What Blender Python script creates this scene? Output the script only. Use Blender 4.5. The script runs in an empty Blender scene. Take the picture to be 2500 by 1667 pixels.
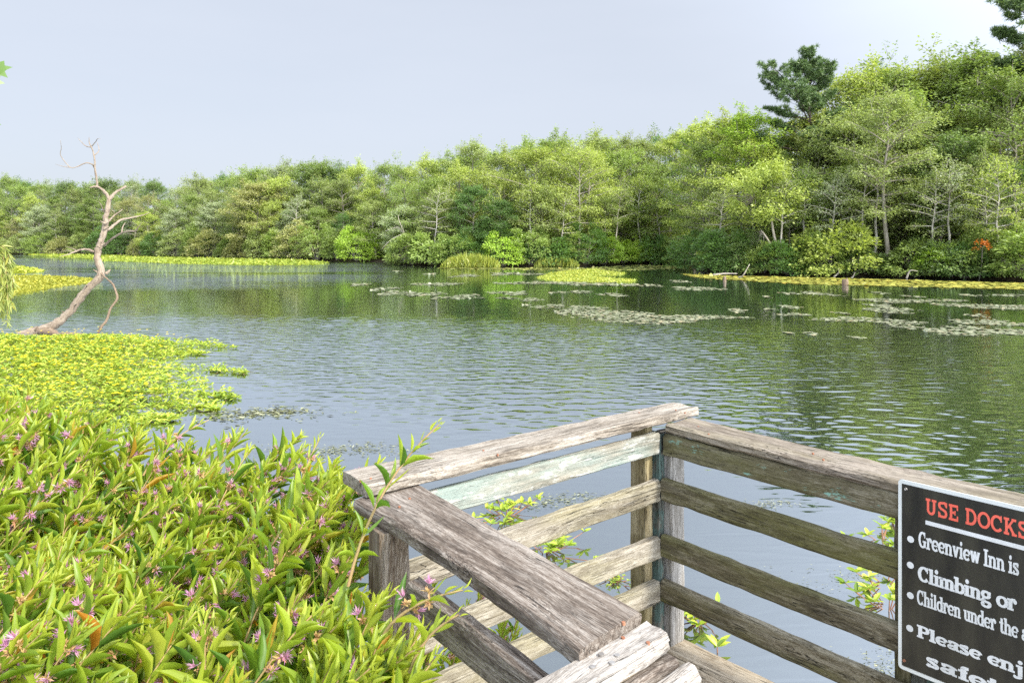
import bpy, math, random
import numpy as np
from mathutils import Vector

# ------------------------------------------------------------------ camera, sky, sun, exposure
sc = bpy.context.scene
col = sc.collection
R = math.radians
ZC = 2.25            # eye height above the water
F = 1843.0           # focal length in pixels of the 2500 px wide photo
HOR = 590.0          # row of the horizon in the photo
cam = bpy.data.cameras.new("camera")
cam.sensor_width = 36.0
cam.lens = F / 2500 * 36
cam.shift_y = -(833.5 - HOR) / 2500
cam.clip_end = 3000
cam.clip_start = 0.05
camo = bpy.data.objects.new("camera", cam)
camo.location = (0, 0, ZC)
camo.rotation_euler = (R(90), 0, 0)
col.objects.link(camo)
sc.camera = camo

SUN_EL = R(41)
sdir = Vector((0.73 * math.cos(SUN_EL), -0.683 * math.cos(SUN_EL), math.sin(SUN_EL)))
w = bpy.data.worlds.new("World")
sc.world = w
w.use_nodes = True
nt = w.node_tree
bg = nt.nodes["Background"]
sky = nt.nodes.new("ShaderNodeTexSky")
sky.sky_type = 'NISHITA'
sky.sun_disc = False
sky.sun_elevation = SUN_EL
sky.sun_rotation = math.atan2(sdir.x, sdir.y)
sky.air_density = 1.0
sky.dust_density = 2.0
sky.ozone_density = 2.0
hs = nt.nodes.new("ShaderNodeHueSaturation")
hs.inputs['Saturation'].default_value = 0.75
nt.links.new(sky.outputs[0], hs.inputs['Color'])
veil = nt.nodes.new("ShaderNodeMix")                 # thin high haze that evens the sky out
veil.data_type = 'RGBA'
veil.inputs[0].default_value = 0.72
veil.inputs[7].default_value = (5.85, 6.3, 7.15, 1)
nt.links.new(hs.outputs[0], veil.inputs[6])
cn_ = nt.nodes.new("ShaderNodeTexNoise"); cn_.inputs['Scale'].default_value = 2.2; cn_.inputs['Detail'].default_value = 5
cmap = nt.nodes.new("ShaderNodeMapping"); cmap.inputs['Scale'].default_value = (1, 1, 4.5)
ctc = nt.nodes.new("ShaderNodeTexCoord"); nt.links.new(ctc.outputs['Generated'], cmap.inputs['Vector']); nt.links.new(cmap.outputs[0], cn_.inputs['Vector'])
cr_ = nt.nodes.new("ShaderNodeMapRange"); cr_.inputs[1].default_value = 0.3; cr_.inputs[2].default_value = 0.7; cr_.inputs[3].default_value = 0.72; cr_.inputs[4].default_value = 0.82
nt.links.new(cn_.outputs['Fac'], cr_.inputs[0]); nt.links.new(cr_.outputs[0], veil.inputs[0])
# haze glow towards the sun (behind the camera, right), added to fill the shadows
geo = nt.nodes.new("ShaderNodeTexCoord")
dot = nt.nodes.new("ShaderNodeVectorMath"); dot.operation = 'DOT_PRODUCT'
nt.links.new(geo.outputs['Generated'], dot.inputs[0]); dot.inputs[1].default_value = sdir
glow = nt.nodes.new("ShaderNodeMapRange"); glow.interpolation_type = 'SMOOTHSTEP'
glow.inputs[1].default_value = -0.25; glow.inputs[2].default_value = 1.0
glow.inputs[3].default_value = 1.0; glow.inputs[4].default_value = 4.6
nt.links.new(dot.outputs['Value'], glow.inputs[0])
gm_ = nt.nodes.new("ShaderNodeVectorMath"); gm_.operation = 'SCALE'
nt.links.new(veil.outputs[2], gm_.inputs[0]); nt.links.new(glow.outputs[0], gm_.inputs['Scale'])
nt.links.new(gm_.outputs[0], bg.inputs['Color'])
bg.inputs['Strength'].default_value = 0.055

sl = bpy.data.lights.new("sun", 'SUN')
sl.energy = 2.75
sl.angle = R(4.0)
sl.color = (1.0, 0.93, 0.80)
so = bpy.data.objects.new("sun", sl)
so.rotation_euler = sdir.to_track_quat('Z', 'Y').to_euler()
so.location = (20, -20, 40)
col.objects.link(so)

sc.view_settings.view_transform = 'Standard'
sc.view_settings.look = 'None'
sc.view_settings.exposure = 1.3
sc.view_settings.gamma = 1.0
sc.render.engine = 'CYCLES'
sc.cycles.sample_clamp_indirect = 3.0
sc.cycles.max_bounces = 6
sc.cycles.diffuse_bounces = 3
sc.cycles.transmission_bounces = 3
sc.cycles.glossy_bounces = 3
sc.cycles.use_denoising = False
sc.render.filter_size = 1.4
try:
    sc.cycles.denoiser = 'OPENIMAGEDENOISE'
    sc.cycles.denoising_prefilter = 'ACCURATE'
except Exception:
    pass

# ------------------------------------------------------------------ helpers
def P(px, py, Y):
    return np.array([(px - 1250) / F * Y, Y, ZC - (py - HOR) / F * Y])

def PZ(px, py, z=0.0):
    Y = (ZC - z) * F / (py - HOR)
    return np.array([(px - 1250) / F * Y, Y, z])

class MB:
    def __init__(s):
        s.V, s.Fc, s.n, s.A, s.M = [], [], 0, {}, []
    def add(s, v, faces, mi=0, **attr):
        v = np.asarray(v, float).reshape(-1, 3)
        for f in faces if isinstance(faces, list) else [faces]:
            f = np.asarray(f, int)
            if f.ndim == 1:
                f = f[None]
            s.Fc.append(f + s.n)
            s.M.append(np.full(len(f), mi, int))
        for k, a in attr.items():
            s.A.setdefault(k, []).append((s.n, np.asarray(a, float)))
        s.V.append(v)
        s.n += len(v)
    def mesh(s, name, mats, smooth=False):
        me = bpy.data.meshes.new(name)
        v = np.concatenate(s.V)
        loops = np.concatenate([f.ravel() for f in s.Fc])
        tot = np.concatenate([np.full(len(f), f.shape[1], int) for f in s.Fc])
        start = np.concatenate([[0], np.cumsum(tot)[:-1]])
        me.vertices.add(len(v)); me.loops.add(len(loops)); me.polygons.add(len(tot))
        me.vertices.foreach_set("co", v.ravel())
        me.loops.foreach_set("vertex_index", loops)
        me.polygons.foreach_set("loop_start", start)
        me.polygons.foreach_set("material_index", np.concatenate(s.M))
        me.polygons.foreach_set("use_smooth", np.full(len(tot), bool(smooth)))
        for m in mats if isinstance(mats, (list, tuple)) else [mats]:
            me.materials.append(m)
        for k, lst in s.A.items():
            d = 3 if lst[0][1].ndim == 2 else 1
            full = np.zeros((s.n, d)) if d == 3 else np.zeros(s.n)
            for st, a in lst:
                full[st:st + len(a)] = a
            at = me.attributes.new(k, 'FLOAT_VECTOR' if d == 3 else 'FLOAT', 'POINT')
            at.data.foreach_set("vector" if d == 3 else "value", full.ravel())
        me.update(calc_edges=True)
        return me
    def build(s, name, mats, parent=None, smooth=False):
        o = bpy.data.objects.new(name, s.mesh(name, mats, smooth))
        col.objects.link(o)
        if parent is not None:
            o.parent = parent
        return o

def empty(name, loc=(0, 0, 0)):
    o = bpy.data.objects.new(name, None)
    o.empty_display_size = 0.2
    o.location = loc
    col.objects.link(o)
    return o

def tag(o, label=None, cat=None, group=None, kind=None):
    if label: o["label"] = label
    if cat: o["category"] = cat
    if group: o["group"] = group
    if kind: o["kind"] = kind
    return o

def norm(a):
    a = np.asarray(a, float)
    return a / np.maximum(np.linalg.norm(a, axis=-1, keepdims=True), 1e-9)

def tube(mb, pts, rad, sides=6, mi=0, cap=True, bump=0.0, rng=None):
    pts = np.asarray(pts, float); rad = np.asarray(rad, float)
    n = len(pts)
    t = norm(np.gradient(pts, axis=0))
    ref = np.array([0.31, 0.93, 0.17]) if abs(t[0] @ norm(np.array([0.31, 0.93, 0.17]))) < 0.9 else np.array([1.0, 0, 0.1])
    a = norm(np.cross(t, ref)); b = np.cross(t, a)
    ang = np.linspace(0, 2 * np.pi, sides, endpoint=False)
    rr = rad[:, None] * np.ones((n, sides))
    if bump and rng is not None:
        rr = rr * (1 + bump * rng.standard_normal((n, sides)))
    v = pts[:, None] + rr[..., None] * (np.cos(ang)[None, :, None] * a[:, None] + np.sin(ang)[None, :, None] * b[:, None])
    i = np.arange(n - 1)[:, None] * sides + np.arange(sides)[None]
    j = np.arange(n - 1)[:, None] * sides + (np.arange(sides)[None] + 1) % sides
    f = np.stack([i, j, j + sides, i + sides], -1).reshape(-1, 4)
    fs = [f]
    if cap:
        fs += [np.arange(sides)[::-1], (n - 1) * sides + np.arange(sides)]
    ln = np.concatenate([[0], np.cumsum(np.linalg.norm(np.diff(pts, axis=0), axis=1))])
    g = np.zeros((n, sides, 3)); g[..., 0] = ln[:, None]; g[..., 1] = rr * np.cos(ang); g[..., 2] = rr * np.sin(ang)
    mb.add(v.reshape(-1, 3), fs, mi, grain=g.reshape(-1, 3))

def smooth_path(pts, rad, sub=4):
    """Catmull-Rom through the points."""
    p = np.asarray(pts, float); r = np.asarray(rad, float)
    q = np.vstack([2 * p[0] - p[1], p, 2 * p[-1] - p[-2]])
    out, ro = [], []
    for k in range(len(p) - 1):
        p0, p1, p2, p3 = q[k:k + 4]
        for t in np.linspace(0, 1, sub, endpoint=False):
            out.append(0.5 * (2 * p1 + (p2 - p0) * t + (2 * p0 - 5 * p1 + 4 * p2 - p3) * t * t + (3 * p1 - p0 - 3 * p2 + p3) * t ** 3))
            ro.append(r[k] * (1 - t) + r[k + 1] * t)
    out.append(p[-1]); ro.append(r[-1])
    return np.array(out), np.array(ro)

def scatter(mb, tmpl, pos, d, up, size, wid=None, mi=0, young=None):
    """copies of a leaf template (length along x, width along y, up z)"""
    tv, tf, ta = tmpl
    n = len(pos)
    d = norm(d); s = norm(np.cross(up, d)); u = np.cross(d, s)
    size = np.asarray(size, float) * np.ones(n)
    wid = size if wid is None else np.asarray(wid, float) * np.ones(n)
    v = (pos[:, None] + (tv[None, :, 0] * size[:, None])[..., None] * d[:, None]
         + (tv[None, :, 1] * wid[:, None])[..., None] * s[:, None]
         + (tv[None, :, 2] * size[:, None])[..., None] * u[:, None])
    k = len(tv)
    off = (np.arange(n) * k)[:, None, None]
    faces = [(f[None] + off).reshape(-1, f.shape[1]) for f in tf]
    extra = {} if young is None else {'young': np.repeat(young, k)}
    mb.add(v.reshape(-1, 3), faces, mi, leaf=np.tile(ta, n), **extra)

def leaf_template(fold=0.25, curl=0.25, rows=(0.22, 0.5, 0.78), prof=(0.75, 1.0, 0.62)):
    v = [[0, 0, 0]]; a = [0]
    for t, p in zip(rows, prof):
        z = -curl * t * t
        v += [[t, -0.5 * p, z + fold * 0.5 * p], [t, 0, z], [t, 0.5 * p, z + fold * 0.5 * p]]
        a += [1, 0, 1]
    v.append([1, 0, -curl]); a.append(0)
    tri, quad = [[0, 1, 2], [0, 2, 3]], []
    for k in range(len(rows) - 1):
        b = 1 + 3 * k
        quad += [[b, b + 3, b + 4, b + 1], [b + 1, b + 4, b + 5, b + 2]]
    b = 1 + 3 * (len(rows) - 1); e = len(v) - 1
    tri += [[b, e, b + 1], [b + 1, e, b + 2]]
    return np.array(v, float), [np.array(tri), np.array(quad)], np.array(a, float)

LEAF = leaf_template(0.28, 0.10)
LEAF_CURL = leaf_template(0.42, 0.34, prof=(0.65, 1.0, 0.7))
LEAF_WAVE = leaf_template(0.05, -0.12, prof=(0.85, 0.95, 0.5))
LEAF_FLAT = leaf_template(0.15, 0.1)
_v = np.array([[0, 0, 0], [0.42, -0.5, 0.05], [1, 0, -0.08], [0.42, 0.5, 0.05]])
LEAF_LO = (_v, [np.array([[0, 1, 2, 3]])], np.array([0.5, 1, 0.5, 1]))
_v = np.array([[0, -0.5, 0], [1, -0.15, 0.0], [1, 0.15, 0.0], [0, 0.5, 0]])
NEEDLE = (_v, [np.array([[0, 1, 2, 3]])], np.array([0.5, 1, 1, 0.5]))

# ------------------------------------------------------------------ node helpers and materials
def mat_new(name):
    m = bpy.data.materials.new(name); m.use_nodes = True
    t = m.node_tree; t.nodes.clear()
    out = t.nodes.new("ShaderNodeOutputMaterial")
    return m, t, out

class NT:
    def __init__(s, t): s.t = t
    def n(s, typ, **kw):
        nd = s.t.nodes.new(typ)
        for k, v in kw.items(): setattr(nd, k, v)
        return nd
    def l(s, a, b): s.t.links.new(a, b)
    def val(s, sock, v):
        if hasattr(v, 'links') or hasattr(v, 'is_linked'): s.l(v, sock)
        else: sock.default_value = v
    def math(s, op, a, b=0.0, c=0.0, clamp=False):
        nd = s.n("ShaderNodeMath", operation=op, use_clamp=clamp)
        for k, v in enumerate((a, b, c)): s.val(nd.inputs[k], v)
        return nd.outputs[0]
    def mul(s, vec, xyz):
        nd = s.n("ShaderNodeVectorMath", operation='MULTIPLY')
        s.l(vec, nd.inputs[0]); nd.inputs[1].default_value = xyz
        return nd.outputs[0]
    def noise(s, vec, scale=1.0, detail=4, rough=0.55, dist=0.0):
        nd = s.n("ShaderNodeTexNoise")
        nd.inputs['Scale'].default_value = scale; nd.inputs['Detail'].default_value = detail
        nd.inputs['Roughness'].default_value = rough; nd.inputs['Distortion'].default_value = dist
        if vec is not None: s.l(vec, nd.inputs['Vector'])
        return nd.outputs['Fac']
    def ramp(s, fac, stops, interp='LINEAR'):
        nd = s.n("ShaderNodeValToRGB"); cr = nd.color_ramp; cr.interpolation = interp
        while len(cr.elements) < len(stops): cr.elements.new(0.5)
        for e, (p, c) in zip(cr.elements, stops):
            e.position = p; e.color = (*c, 1) if len(c) == 3 else c
        s.l(fac, nd.inputs[0])
        return nd.outputs[0]
    def mix(s, fac, a, b, mode='MIX'):
        nd = s.n("ShaderNodeMix", data_type='RGBA', blend_type=mode)
        s.val(nd.inputs[0], fac)
        for sock, v in ((nd.inputs[6], a), (nd.inputs[7], b)):
            if isinstance(v, tuple): sock.default_value = (*v, 1) if len(v) == 3 else v
            else: s.l(v, sock)
        return nd.outputs[2]
    def step(s, x, lo, hi):
        nd = s.n("ShaderNodeMapRange", interpolation_type='SMOOTHSTEP')
        s.l(x, nd.inputs[0]); nd.inputs[1].default_value = lo; nd.inputs[2].default_value = hi
        return nd.outputs[0]
    def attr(s, name):
        return s.n("ShaderNodeAttribute", attribute_name=name)

def wood_mat(name, dark, midc, light, speck=0.4, moss=None, moss_amt=0.0, paint=None, paint_amt=0.0, crack=1.0):
    dark, midc, light = (tuple(v * 0.60 for v in c_) for c_ in (dark, midc, light))
    moss = moss and tuple(v * 0.7 for v in moss); paint = paint and tuple(v * 0.68 for v in paint)
    m, t, out = mat_new(name); N = NT(t)
    g = N.attr("grain").outputs['Vector']
    vor = N.n("ShaderNodeTexVoronoi", feature='SMOOTH_F1')
    N.l(N.mul(g, (1.7, 6.5, 6.5)), vor.inputs['Vector']); vor.inputs['Scale'].default_value = 1.0
    vd = vor.outputs['Distance']
    pull = N.math('MULTIPLY', N.step(vd, 0.42, 0.02), 0.035)
    comb = N.n("ShaderNodeCombineXYZ"); N.l(pull, comb.inputs[1]); N.l(pull, comb.inputs[2])
    add = N.n("ShaderNodeVectorMath", operation='ADD'); N.l(g, add.inputs[0]); N.l(comb.outputs[0], add.inputs[1])
    gd = add.outputs[0]
    big = N.noise(N.mul(g, (2.2, 9, 9)), 1, 3, 0.6)
    grain = N.noise(N.mul(gd, (3.0, 95, 95)), 1, 5, 0.65, 0.3)
    fib = N.noise(N.mul(gd, (26, 520, 520)), 1, 3, 0.7)
    sp = N.noise(N.mul(g, (95, 190, 190)), 1, 3, 0.7)
    f = N.math('MULTIPLY_ADD', grain, 0.75, N.math('MULTIPLY', big, 0.45))
    f = N.math('ADD', f, N.math('MULTIPLY', N.math('SUBTRACT', fib, 0.5), 0.85))
    c = N.ramp(f, [(0.36, dark), (0.56, midc), (0.76, light)])
    if moss:
        mm = N.noise(N.mul(g, (1.6, 8, 8)), 1, 3, 0.55)
        c = N.mix(N.math('MULTIPLY', N.step(mm, 0.36, 0.66), moss_amt), c, moss)
    if paint:
        pn = N.noise(N.mul(g, (9, 26, 26)), 1, 6, 0.7)
        pn2 = N.math('ADD', pn, N.math('MULTIPLY', N.math('SUBTRACT', fib, 0.5), 0.22))
        th = 1.0 - paint_amt
        c = N.mix(N.step(pn2, th - 0.03, th + 0.03), c, paint)
    sm = N.math('MULTIPLY', N.step(sp, 0.56, 0.68), N.step(big, 0.35, 0.65))
    c = N.mix(N.math('MULTIPLY', sm, speck), c, tuple(min(1, x * 1.35) for x in light))
    dk = N.math('MULTIPLY', N.step(N.noise(N.mul(g, (42, 130, 130)), 1.0, 4, 0.7), 0.55, 0.70), 0.55)
    c = N.mix(dk, c, tuple(x * 0.45 for x in dark))
    stn = N.noise(N.mul(g, (4.5, 17, 17)), 1, 6, 0.72)
    c = N.mix(N.math('MULTIPLY', N.step(stn, 0.50, 0.64), 0.52), c, tuple(x * 0.9 for x in dark))
    cn = N.noise(N.mul(gd, (1.5, 60, 60)), 1, 2, 0.5)
    cm = N.math('SUBTRACT', 1.0, N.step(N.math('ABSOLUTE', N.math('SUBTRACT', cn, 0.5)), 0.004, 0.016))
    cm = N.math('MULTIPLY', cm, N.step(N.noise(N.mul(g, (3, 14, 14)), 1, 2), 0.44, 0.58))
    c = N.mix(N.math('MULTIPLY', cm, 0.85 * crack), c, tuple(x * 0.18 for x in dark))
    knot = N.math('SUBTRACT', 1.0, N.step(vd, 0.03, 0.12))
    c = N.mix(N.math('MULTIPLY', knot, 0.6), c, tuple(x * 0.6 for x in dark))
    b = N.n("ShaderNodeBsdfPrincipled"); N.l(c, b.inputs['Base Color'])
    b.inputs['Roughness'].default_value = 0.85; b.inputs['Specular IOR Level'].default_value = 0.25
    hgt = N.math('ADD', N.math('MULTIPLY', grain, 0.6), N.math('MULTIPLY', fib, 0.5))
    hgt = N.math('SUBTRACT', hgt, N.math('MULTIPLY', cm, 0.8))
    bp = N.n("ShaderNodeBump"); bp.inputs['Strength'].default_value = 0.8; bp.inputs['Distance'].default_value = 0.004
    N.l(hgt, bp.inputs['Height']); N.l(bp.outputs[0], b.inputs['Normal'])
    N.l(b.outputs[0], out.inputs[0])
    return m

def leaf_mat(name, stops, trans=0.45, rib=0.0, gloss=0.08, objcol=False, tscale=(1.15, 1.2, 0.6), young=None, patch=0.0):
    m, t, out = mat_new(name); N = NT(t)
    isl = N.n("ShaderNodeNewGeometry").outputs['Random Per Island']
    c = N.ramp(isl, stops)
    if objcol:
        c = N.mix(1.0, c, N.n("ShaderNodeObjectInfo").outputs['Color'], 'MULTIPLY')
    if young: c = N.mix(N.attr('young').outputs['Fac'], c, young)
    if patch:
        pn = N.noise(N.mul(N.n('ShaderNodeTexCoord').outputs['Object'], (1, 1, 0)), 1.6, 4, 0.6)
        c = N.mix(N.math('MULTIPLY', N.step(pn, 0.40, 0.66), patch), c, (0.62, 0.72, 0.6), 'MULTIPLY')
    if rib:
        lf = N.attr("leaf").outputs['Fac']
        c = N.mix(N.math('MULTIPLY', N.math('SUBTRACT', 1.0, N.step(lf, 0.03, 0.16)), rib), c, (0.36, 0.42, 0.14))
    d = N.n("ShaderNodeBsdfDiffuse"); N.l(c, d.inputs[0])
    tr = N.n("ShaderNodeBsdfTranslucent"); N.l(N.mix(1.0, c, tscale, 'MULTIPLY'), tr.inputs[0])
    mx = N.n("ShaderNodeMixShader"); mx.inputs[0].default_value = trans
    N.l(d.outputs[0], mx.inputs[1]); N.l(tr.outputs[0], mx.inputs[2])
    sh = mx.outputs[0]
    if gloss:
        gl = N.n("ShaderNodeBsdfGlossy"); gl.inputs['Roughness'].default_value = 0.38
        m2 = N.n("ShaderNodeMixShader"); m2.inputs[0].default_value = gloss
        N.l(sh, m2.inputs[1]); N.l(gl.outputs[0], m2.inputs[2]); sh = m2.outputs[0]
    N.l(sh, out.inputs[0])
    return m

def plain_mat(name, c1, c2, scale=8.0, rough=0.8, spec=0.3, stretch=(1, 1, 1), bump=0.0, metal=0.0):
    m, t, out = mat_new(name); N = NT(t)
    pos = N.n("ShaderNodeTexCoord").outputs['Object']
    nz = N.noise(N.mul(pos, stretch), scale, 5, 0.6)
    c = N.ramp(nz, [(0.32, c1), (0.68, c2)])
    b = N.n("ShaderNodeBsdfPrincipled"); N.l(c, b.inputs['Base Color'])
    b.inputs['Roughness'].default_value = rough; b.inputs['Specular IOR Level'].default_value = spec
    b.inputs['Metallic'].default_value = metal
    if bump:
        bp = N.n("ShaderNodeBump"); bp.inputs['Strength'].default_value = bump; bp.inputs['Distance'].default_value = 0.02
        N.l(nz, bp.inputs['Height']); N.l(bp.outputs[0], b.inputs['Normal'])
    N.l(b.outputs[0], out.inputs[0])
    return m

M = {}
M['pale'] = wood_mat("pale weathered wood", (0.08, 0.062, 0.045), (0.335, 0.285, 0.225), (0.56, 0.51, 0.44), 0.6)
M['grey'] = wood_mat("grey brown weathered wood", (0.055, 0.04, 0.03), (0.205, 0.162, 0.128), (0.47, 0.42, 0.365), 0.8)
M['brown'] = wood_mat("brown grey weathered wood", (0.11, 0.085, 0.06), (0.31, 0.26, 0.205), (0.50, 0.44, 0.37), 0.5, (0.17, 0.15, 0.06), 0.35)
M['mossy'] = wood_mat("mossy olive wood", (0.05, 0.04, 0.022), (0.16, 0.135, 0.08), (0.36, 0.325, 0.24), 0.5, (0.13, 0.13, 0.03), 0.75)
M['mossteal'] = wood_mat("mossy wood with teal flakes", (0.07, 0.058, 0.035), (0.19, 0.165, 0.10), (0.36, 0.33, 0.25), 0.4, (0.13, 0.13, 0.04), 0.6, (0.26, 0.46, 0.38), 0.37)
M['tan'] = wood_mat("tan weathered wood", (0.13, 0.105, 0.07), (0.37, 0.325, 0.25), (0.56, 0.52, 0.44), 0.5, (0.25, 0.225, 0.09), 0.4)
M['deck'] = wood_mat("tan deck wood", (0.24, 0.17, 0.10), (0.42, 0.34, 0.235), (0.56, 0.48, 0.36), 0.35)
M['bright'] = wood_mat("sun bleached wood", (0.11, 0.09, 0.075), (0.38, 0.34, 0.295), (0.58, 0.545, 0.50), 0.7)
M['painted'] = wood_mat("flaking white and mint paint", (0.20, 0.22, 0.18), (0.38, 0.35, 0.28), (0.46, 0.42, 0.345), 0.4, (0.29, 0.43, 0.41), 0.55, (0.53, 0.53, 0.48), 0.46, 0.4)
M['post'] = wood_mat("striped post wood", (0.07, 0.04, 0.022), (0.22, 0.165, 0.115), (0.44, 0.385, 0.32), 0.3)
M['posttan'] = wood_mat("tan post wood", (0.20, 0.145, 0.06), (0.40, 0.32, 0.17), (0.55, 0.47, 0.30), 0.2, (0.20, 0.17, 0.05), 0.5)
M['postgrey'] = wood_mat("grey post wood", (0.18, 0.16, 0.13), (0.40, 0.375, 0.34), (0.55, 0.53, 0.50), 0.2)
M['teal'] = wood_mat("peeling teal paint on dark wood", (0.05, 0.05, 0.04), (0.13, 0.13, 0.11), (0.24, 0.24, 0.2), 0.2, None, 0, (0.085, 0.135, 0.12), 0.50)
M['steel'] = plain_mat("galvanised nail", (0.30, 0.28, 0.26), (0.5, 0.48, 0.45), 60, 0.45, 0.5, metal=0.8)
M['rust'] = plain_mat("rusty nail", (0.16, 0.06, 0.03), (0.30, 0.14, 0.08), 60, 0.8)
M['signblack'] = plain_mat("faded black sign face", (0.014, 0.014, 0.013), (0.040, 0.038, 0.028), 14, 0.45, 0.35, (1, 1, 0.22))
M['signwhite'] = plain_mat("sign white", (0.47, 0.49, 0.49), (0.60, 0.62, 0.63), 9, 0.5, stretch=(1, 1, .35))
M['signgrey'] = plain_mat("sign border grey", (0.50, 0.53, 0.52), (0.60, 0.63, 0.62), 5, 0.5)
M['signred'] = plain_mat("sign red", (0.62, 0.10, 0.065), (0.70, 0.13, 0.09), 5, 0.5)
M['bark'] = plain_mat("grey bark", (0.15, 0.13, 0.105), (0.34, 0.31, 0.255), 3, 0.9, 0.2, (1, 1, 0.25), 0.6)
M['barkpale'] = plain_mat("pale smooth bark", (0.22, 0.20, 0.165), (0.46, 0.43, 0.37), 3, 0.9, 0.2, (1, 1, 0.25), 0.4)
M['barkdark'] = plain_mat("dark pine bark", (0.05, 0.04, 0.032), (0.12, 0.095, 0.08), 3, 0.9, 0.2, (1, 1, 0.3), 0.6)
M['soil'] = plain_mat("dark bank soil", (0.018, 0.014, 0.009), (0.05, 0.04, 0.022), 1.5, 0.95, 0.1)
M['bed'] = plain_mat("pond bed mud", (0.012, 0.013, 0.008), (0.03, 0.03, 0.016), 0.3, 0.95, 0.1)
M['driftwood'] = wood_mat("bleached driftwood", (0.15, 0.10, 0.065), (0.38, 0.295, 0.215), (0.58, 0.49, 0.39), 0.2)
M['rootwood'] = wood_mat("brown driftwood", (0.11, 0.07, 0.042), (0.27, 0.19, 0.125), (0.42, 0.33, 0.24), 0.1)
M['twig'] = plain_mat("bleached twig", (0.28, 0.24, 0.19), (0.48, 0.43, 0.36), 2, 0.9)
tree_stops = [(0.0, (0.62, 0.68, 0.55)), (0.35, (0.9, 0.92, 0.85)), (0.7, (1.0, 1.0, 1.0)), (1.0, (1.15, 1.15, 1.0))]
M['treeleaf'] = leaf_mat("tree leaves", tree_stops, 0.42, 0, 0.03, True)
M['needle'] = leaf_mat("pine needles", [(0, (0.6, 0.65, 0.5)), (0.6, (1, 1, 1)), (1, (1.5, 1.45, 0.9))], 0.15, 0, 0.04, True)
M['pad'] = leaf_mat("lily pads", [(0, (0.55, 0.62, 0.42)), (0.4, (0.9, 0.92, 0.9)), (0.85, (1.1, 1.05, 1)), (1, (1.25, 0.95, 0.8))], 0.05, 0, 0.10, True)
M['loose'] = leaf_mat("loosestrife leaves", [(0.0, (0.07, 0.16, 0.03)), (0.18, (0.15, 0.27, 0.035)), (0.5, (0.27, 0.385, 0.04)), (0.82, (0.39, 0.47, 0.055)), (0.974, (0.42, 0.46, 0.07)), (0.982, (0.46, 0.25, 0.03)), (1, (0.45, 0.17, 0.03))], 0.5, 0.4, 0.025, tscale=(1.35, 1.3, 0.6), young=(0.44, 0.50, 0.07))
M['stem'] = plain_mat("pinkish stems", (0.26, 0.22, 0.08), (0.42, 0.26, 0.14), 9, 0.7)
M['calyx'] = leaf_mat("seed cups", [(0, (0.42, 0.32, 0.12)), (0.6, (0.52, 0.36, 0.18)), (1, (0.5, 0.24, 0.16))], 0.3, 0, 0.0)
M['petal'] = leaf_mat("pink petals", [(0, (0.46, 0.20, 0.37)), (0.5, (0.55, 0.28, 0.47)), (1, (0.62, 0.44, 0.56))], 0.4, 0, 0.0)
M['prim'] = leaf_mat("primrose leaves", [(0.0, (0.15, 0.24, 0.035)), (0.35, (0.30, 0.39, 0.045)), (0.8, (0.42, 0.48, 0.05)), (1, (0.52, 0.50, 0.09))], 0.35, 0.3, 0.03, patch=0.8)
M['primfar'] = leaf_mat("primrose mat leaves", [(0.0, (0.7, 0.75, 0.7)), (0.5, (1, 1, 1)), (0.9, (1.2, 1.1, 1)), (1, (1.2, 1.0, 0.85))], 0.3, 0, 0.03, True, patch=0.7)
M['yellow'] = leaf_mat("yellow petals", [(0, (0.75, 0.58, 0.02)), (1, (0.85, 0.66, 0.04))], 0.3, 0, 0.0)
M['redstem'] = plain_mat("red brown stems", (0.16, 0.07, 0.04), (0.30, 0.15, 0.08), 9, 0.7)
M['algae'] = leaf_mat("floating weed", [(0, (0.06, 0.06, 0.03)), (0.6, (0.16, 0.17, 0.08)), (1, (0.32, 0.33, 0.18))], 0.1, 0, 0.1)
M['maple'] = leaf_mat("maple leaves", [(0, (0.05, 0.12, 0.02)), (1, (0.14, 0.24, 0.03))], 0.45, 0.3, 0.05)

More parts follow.
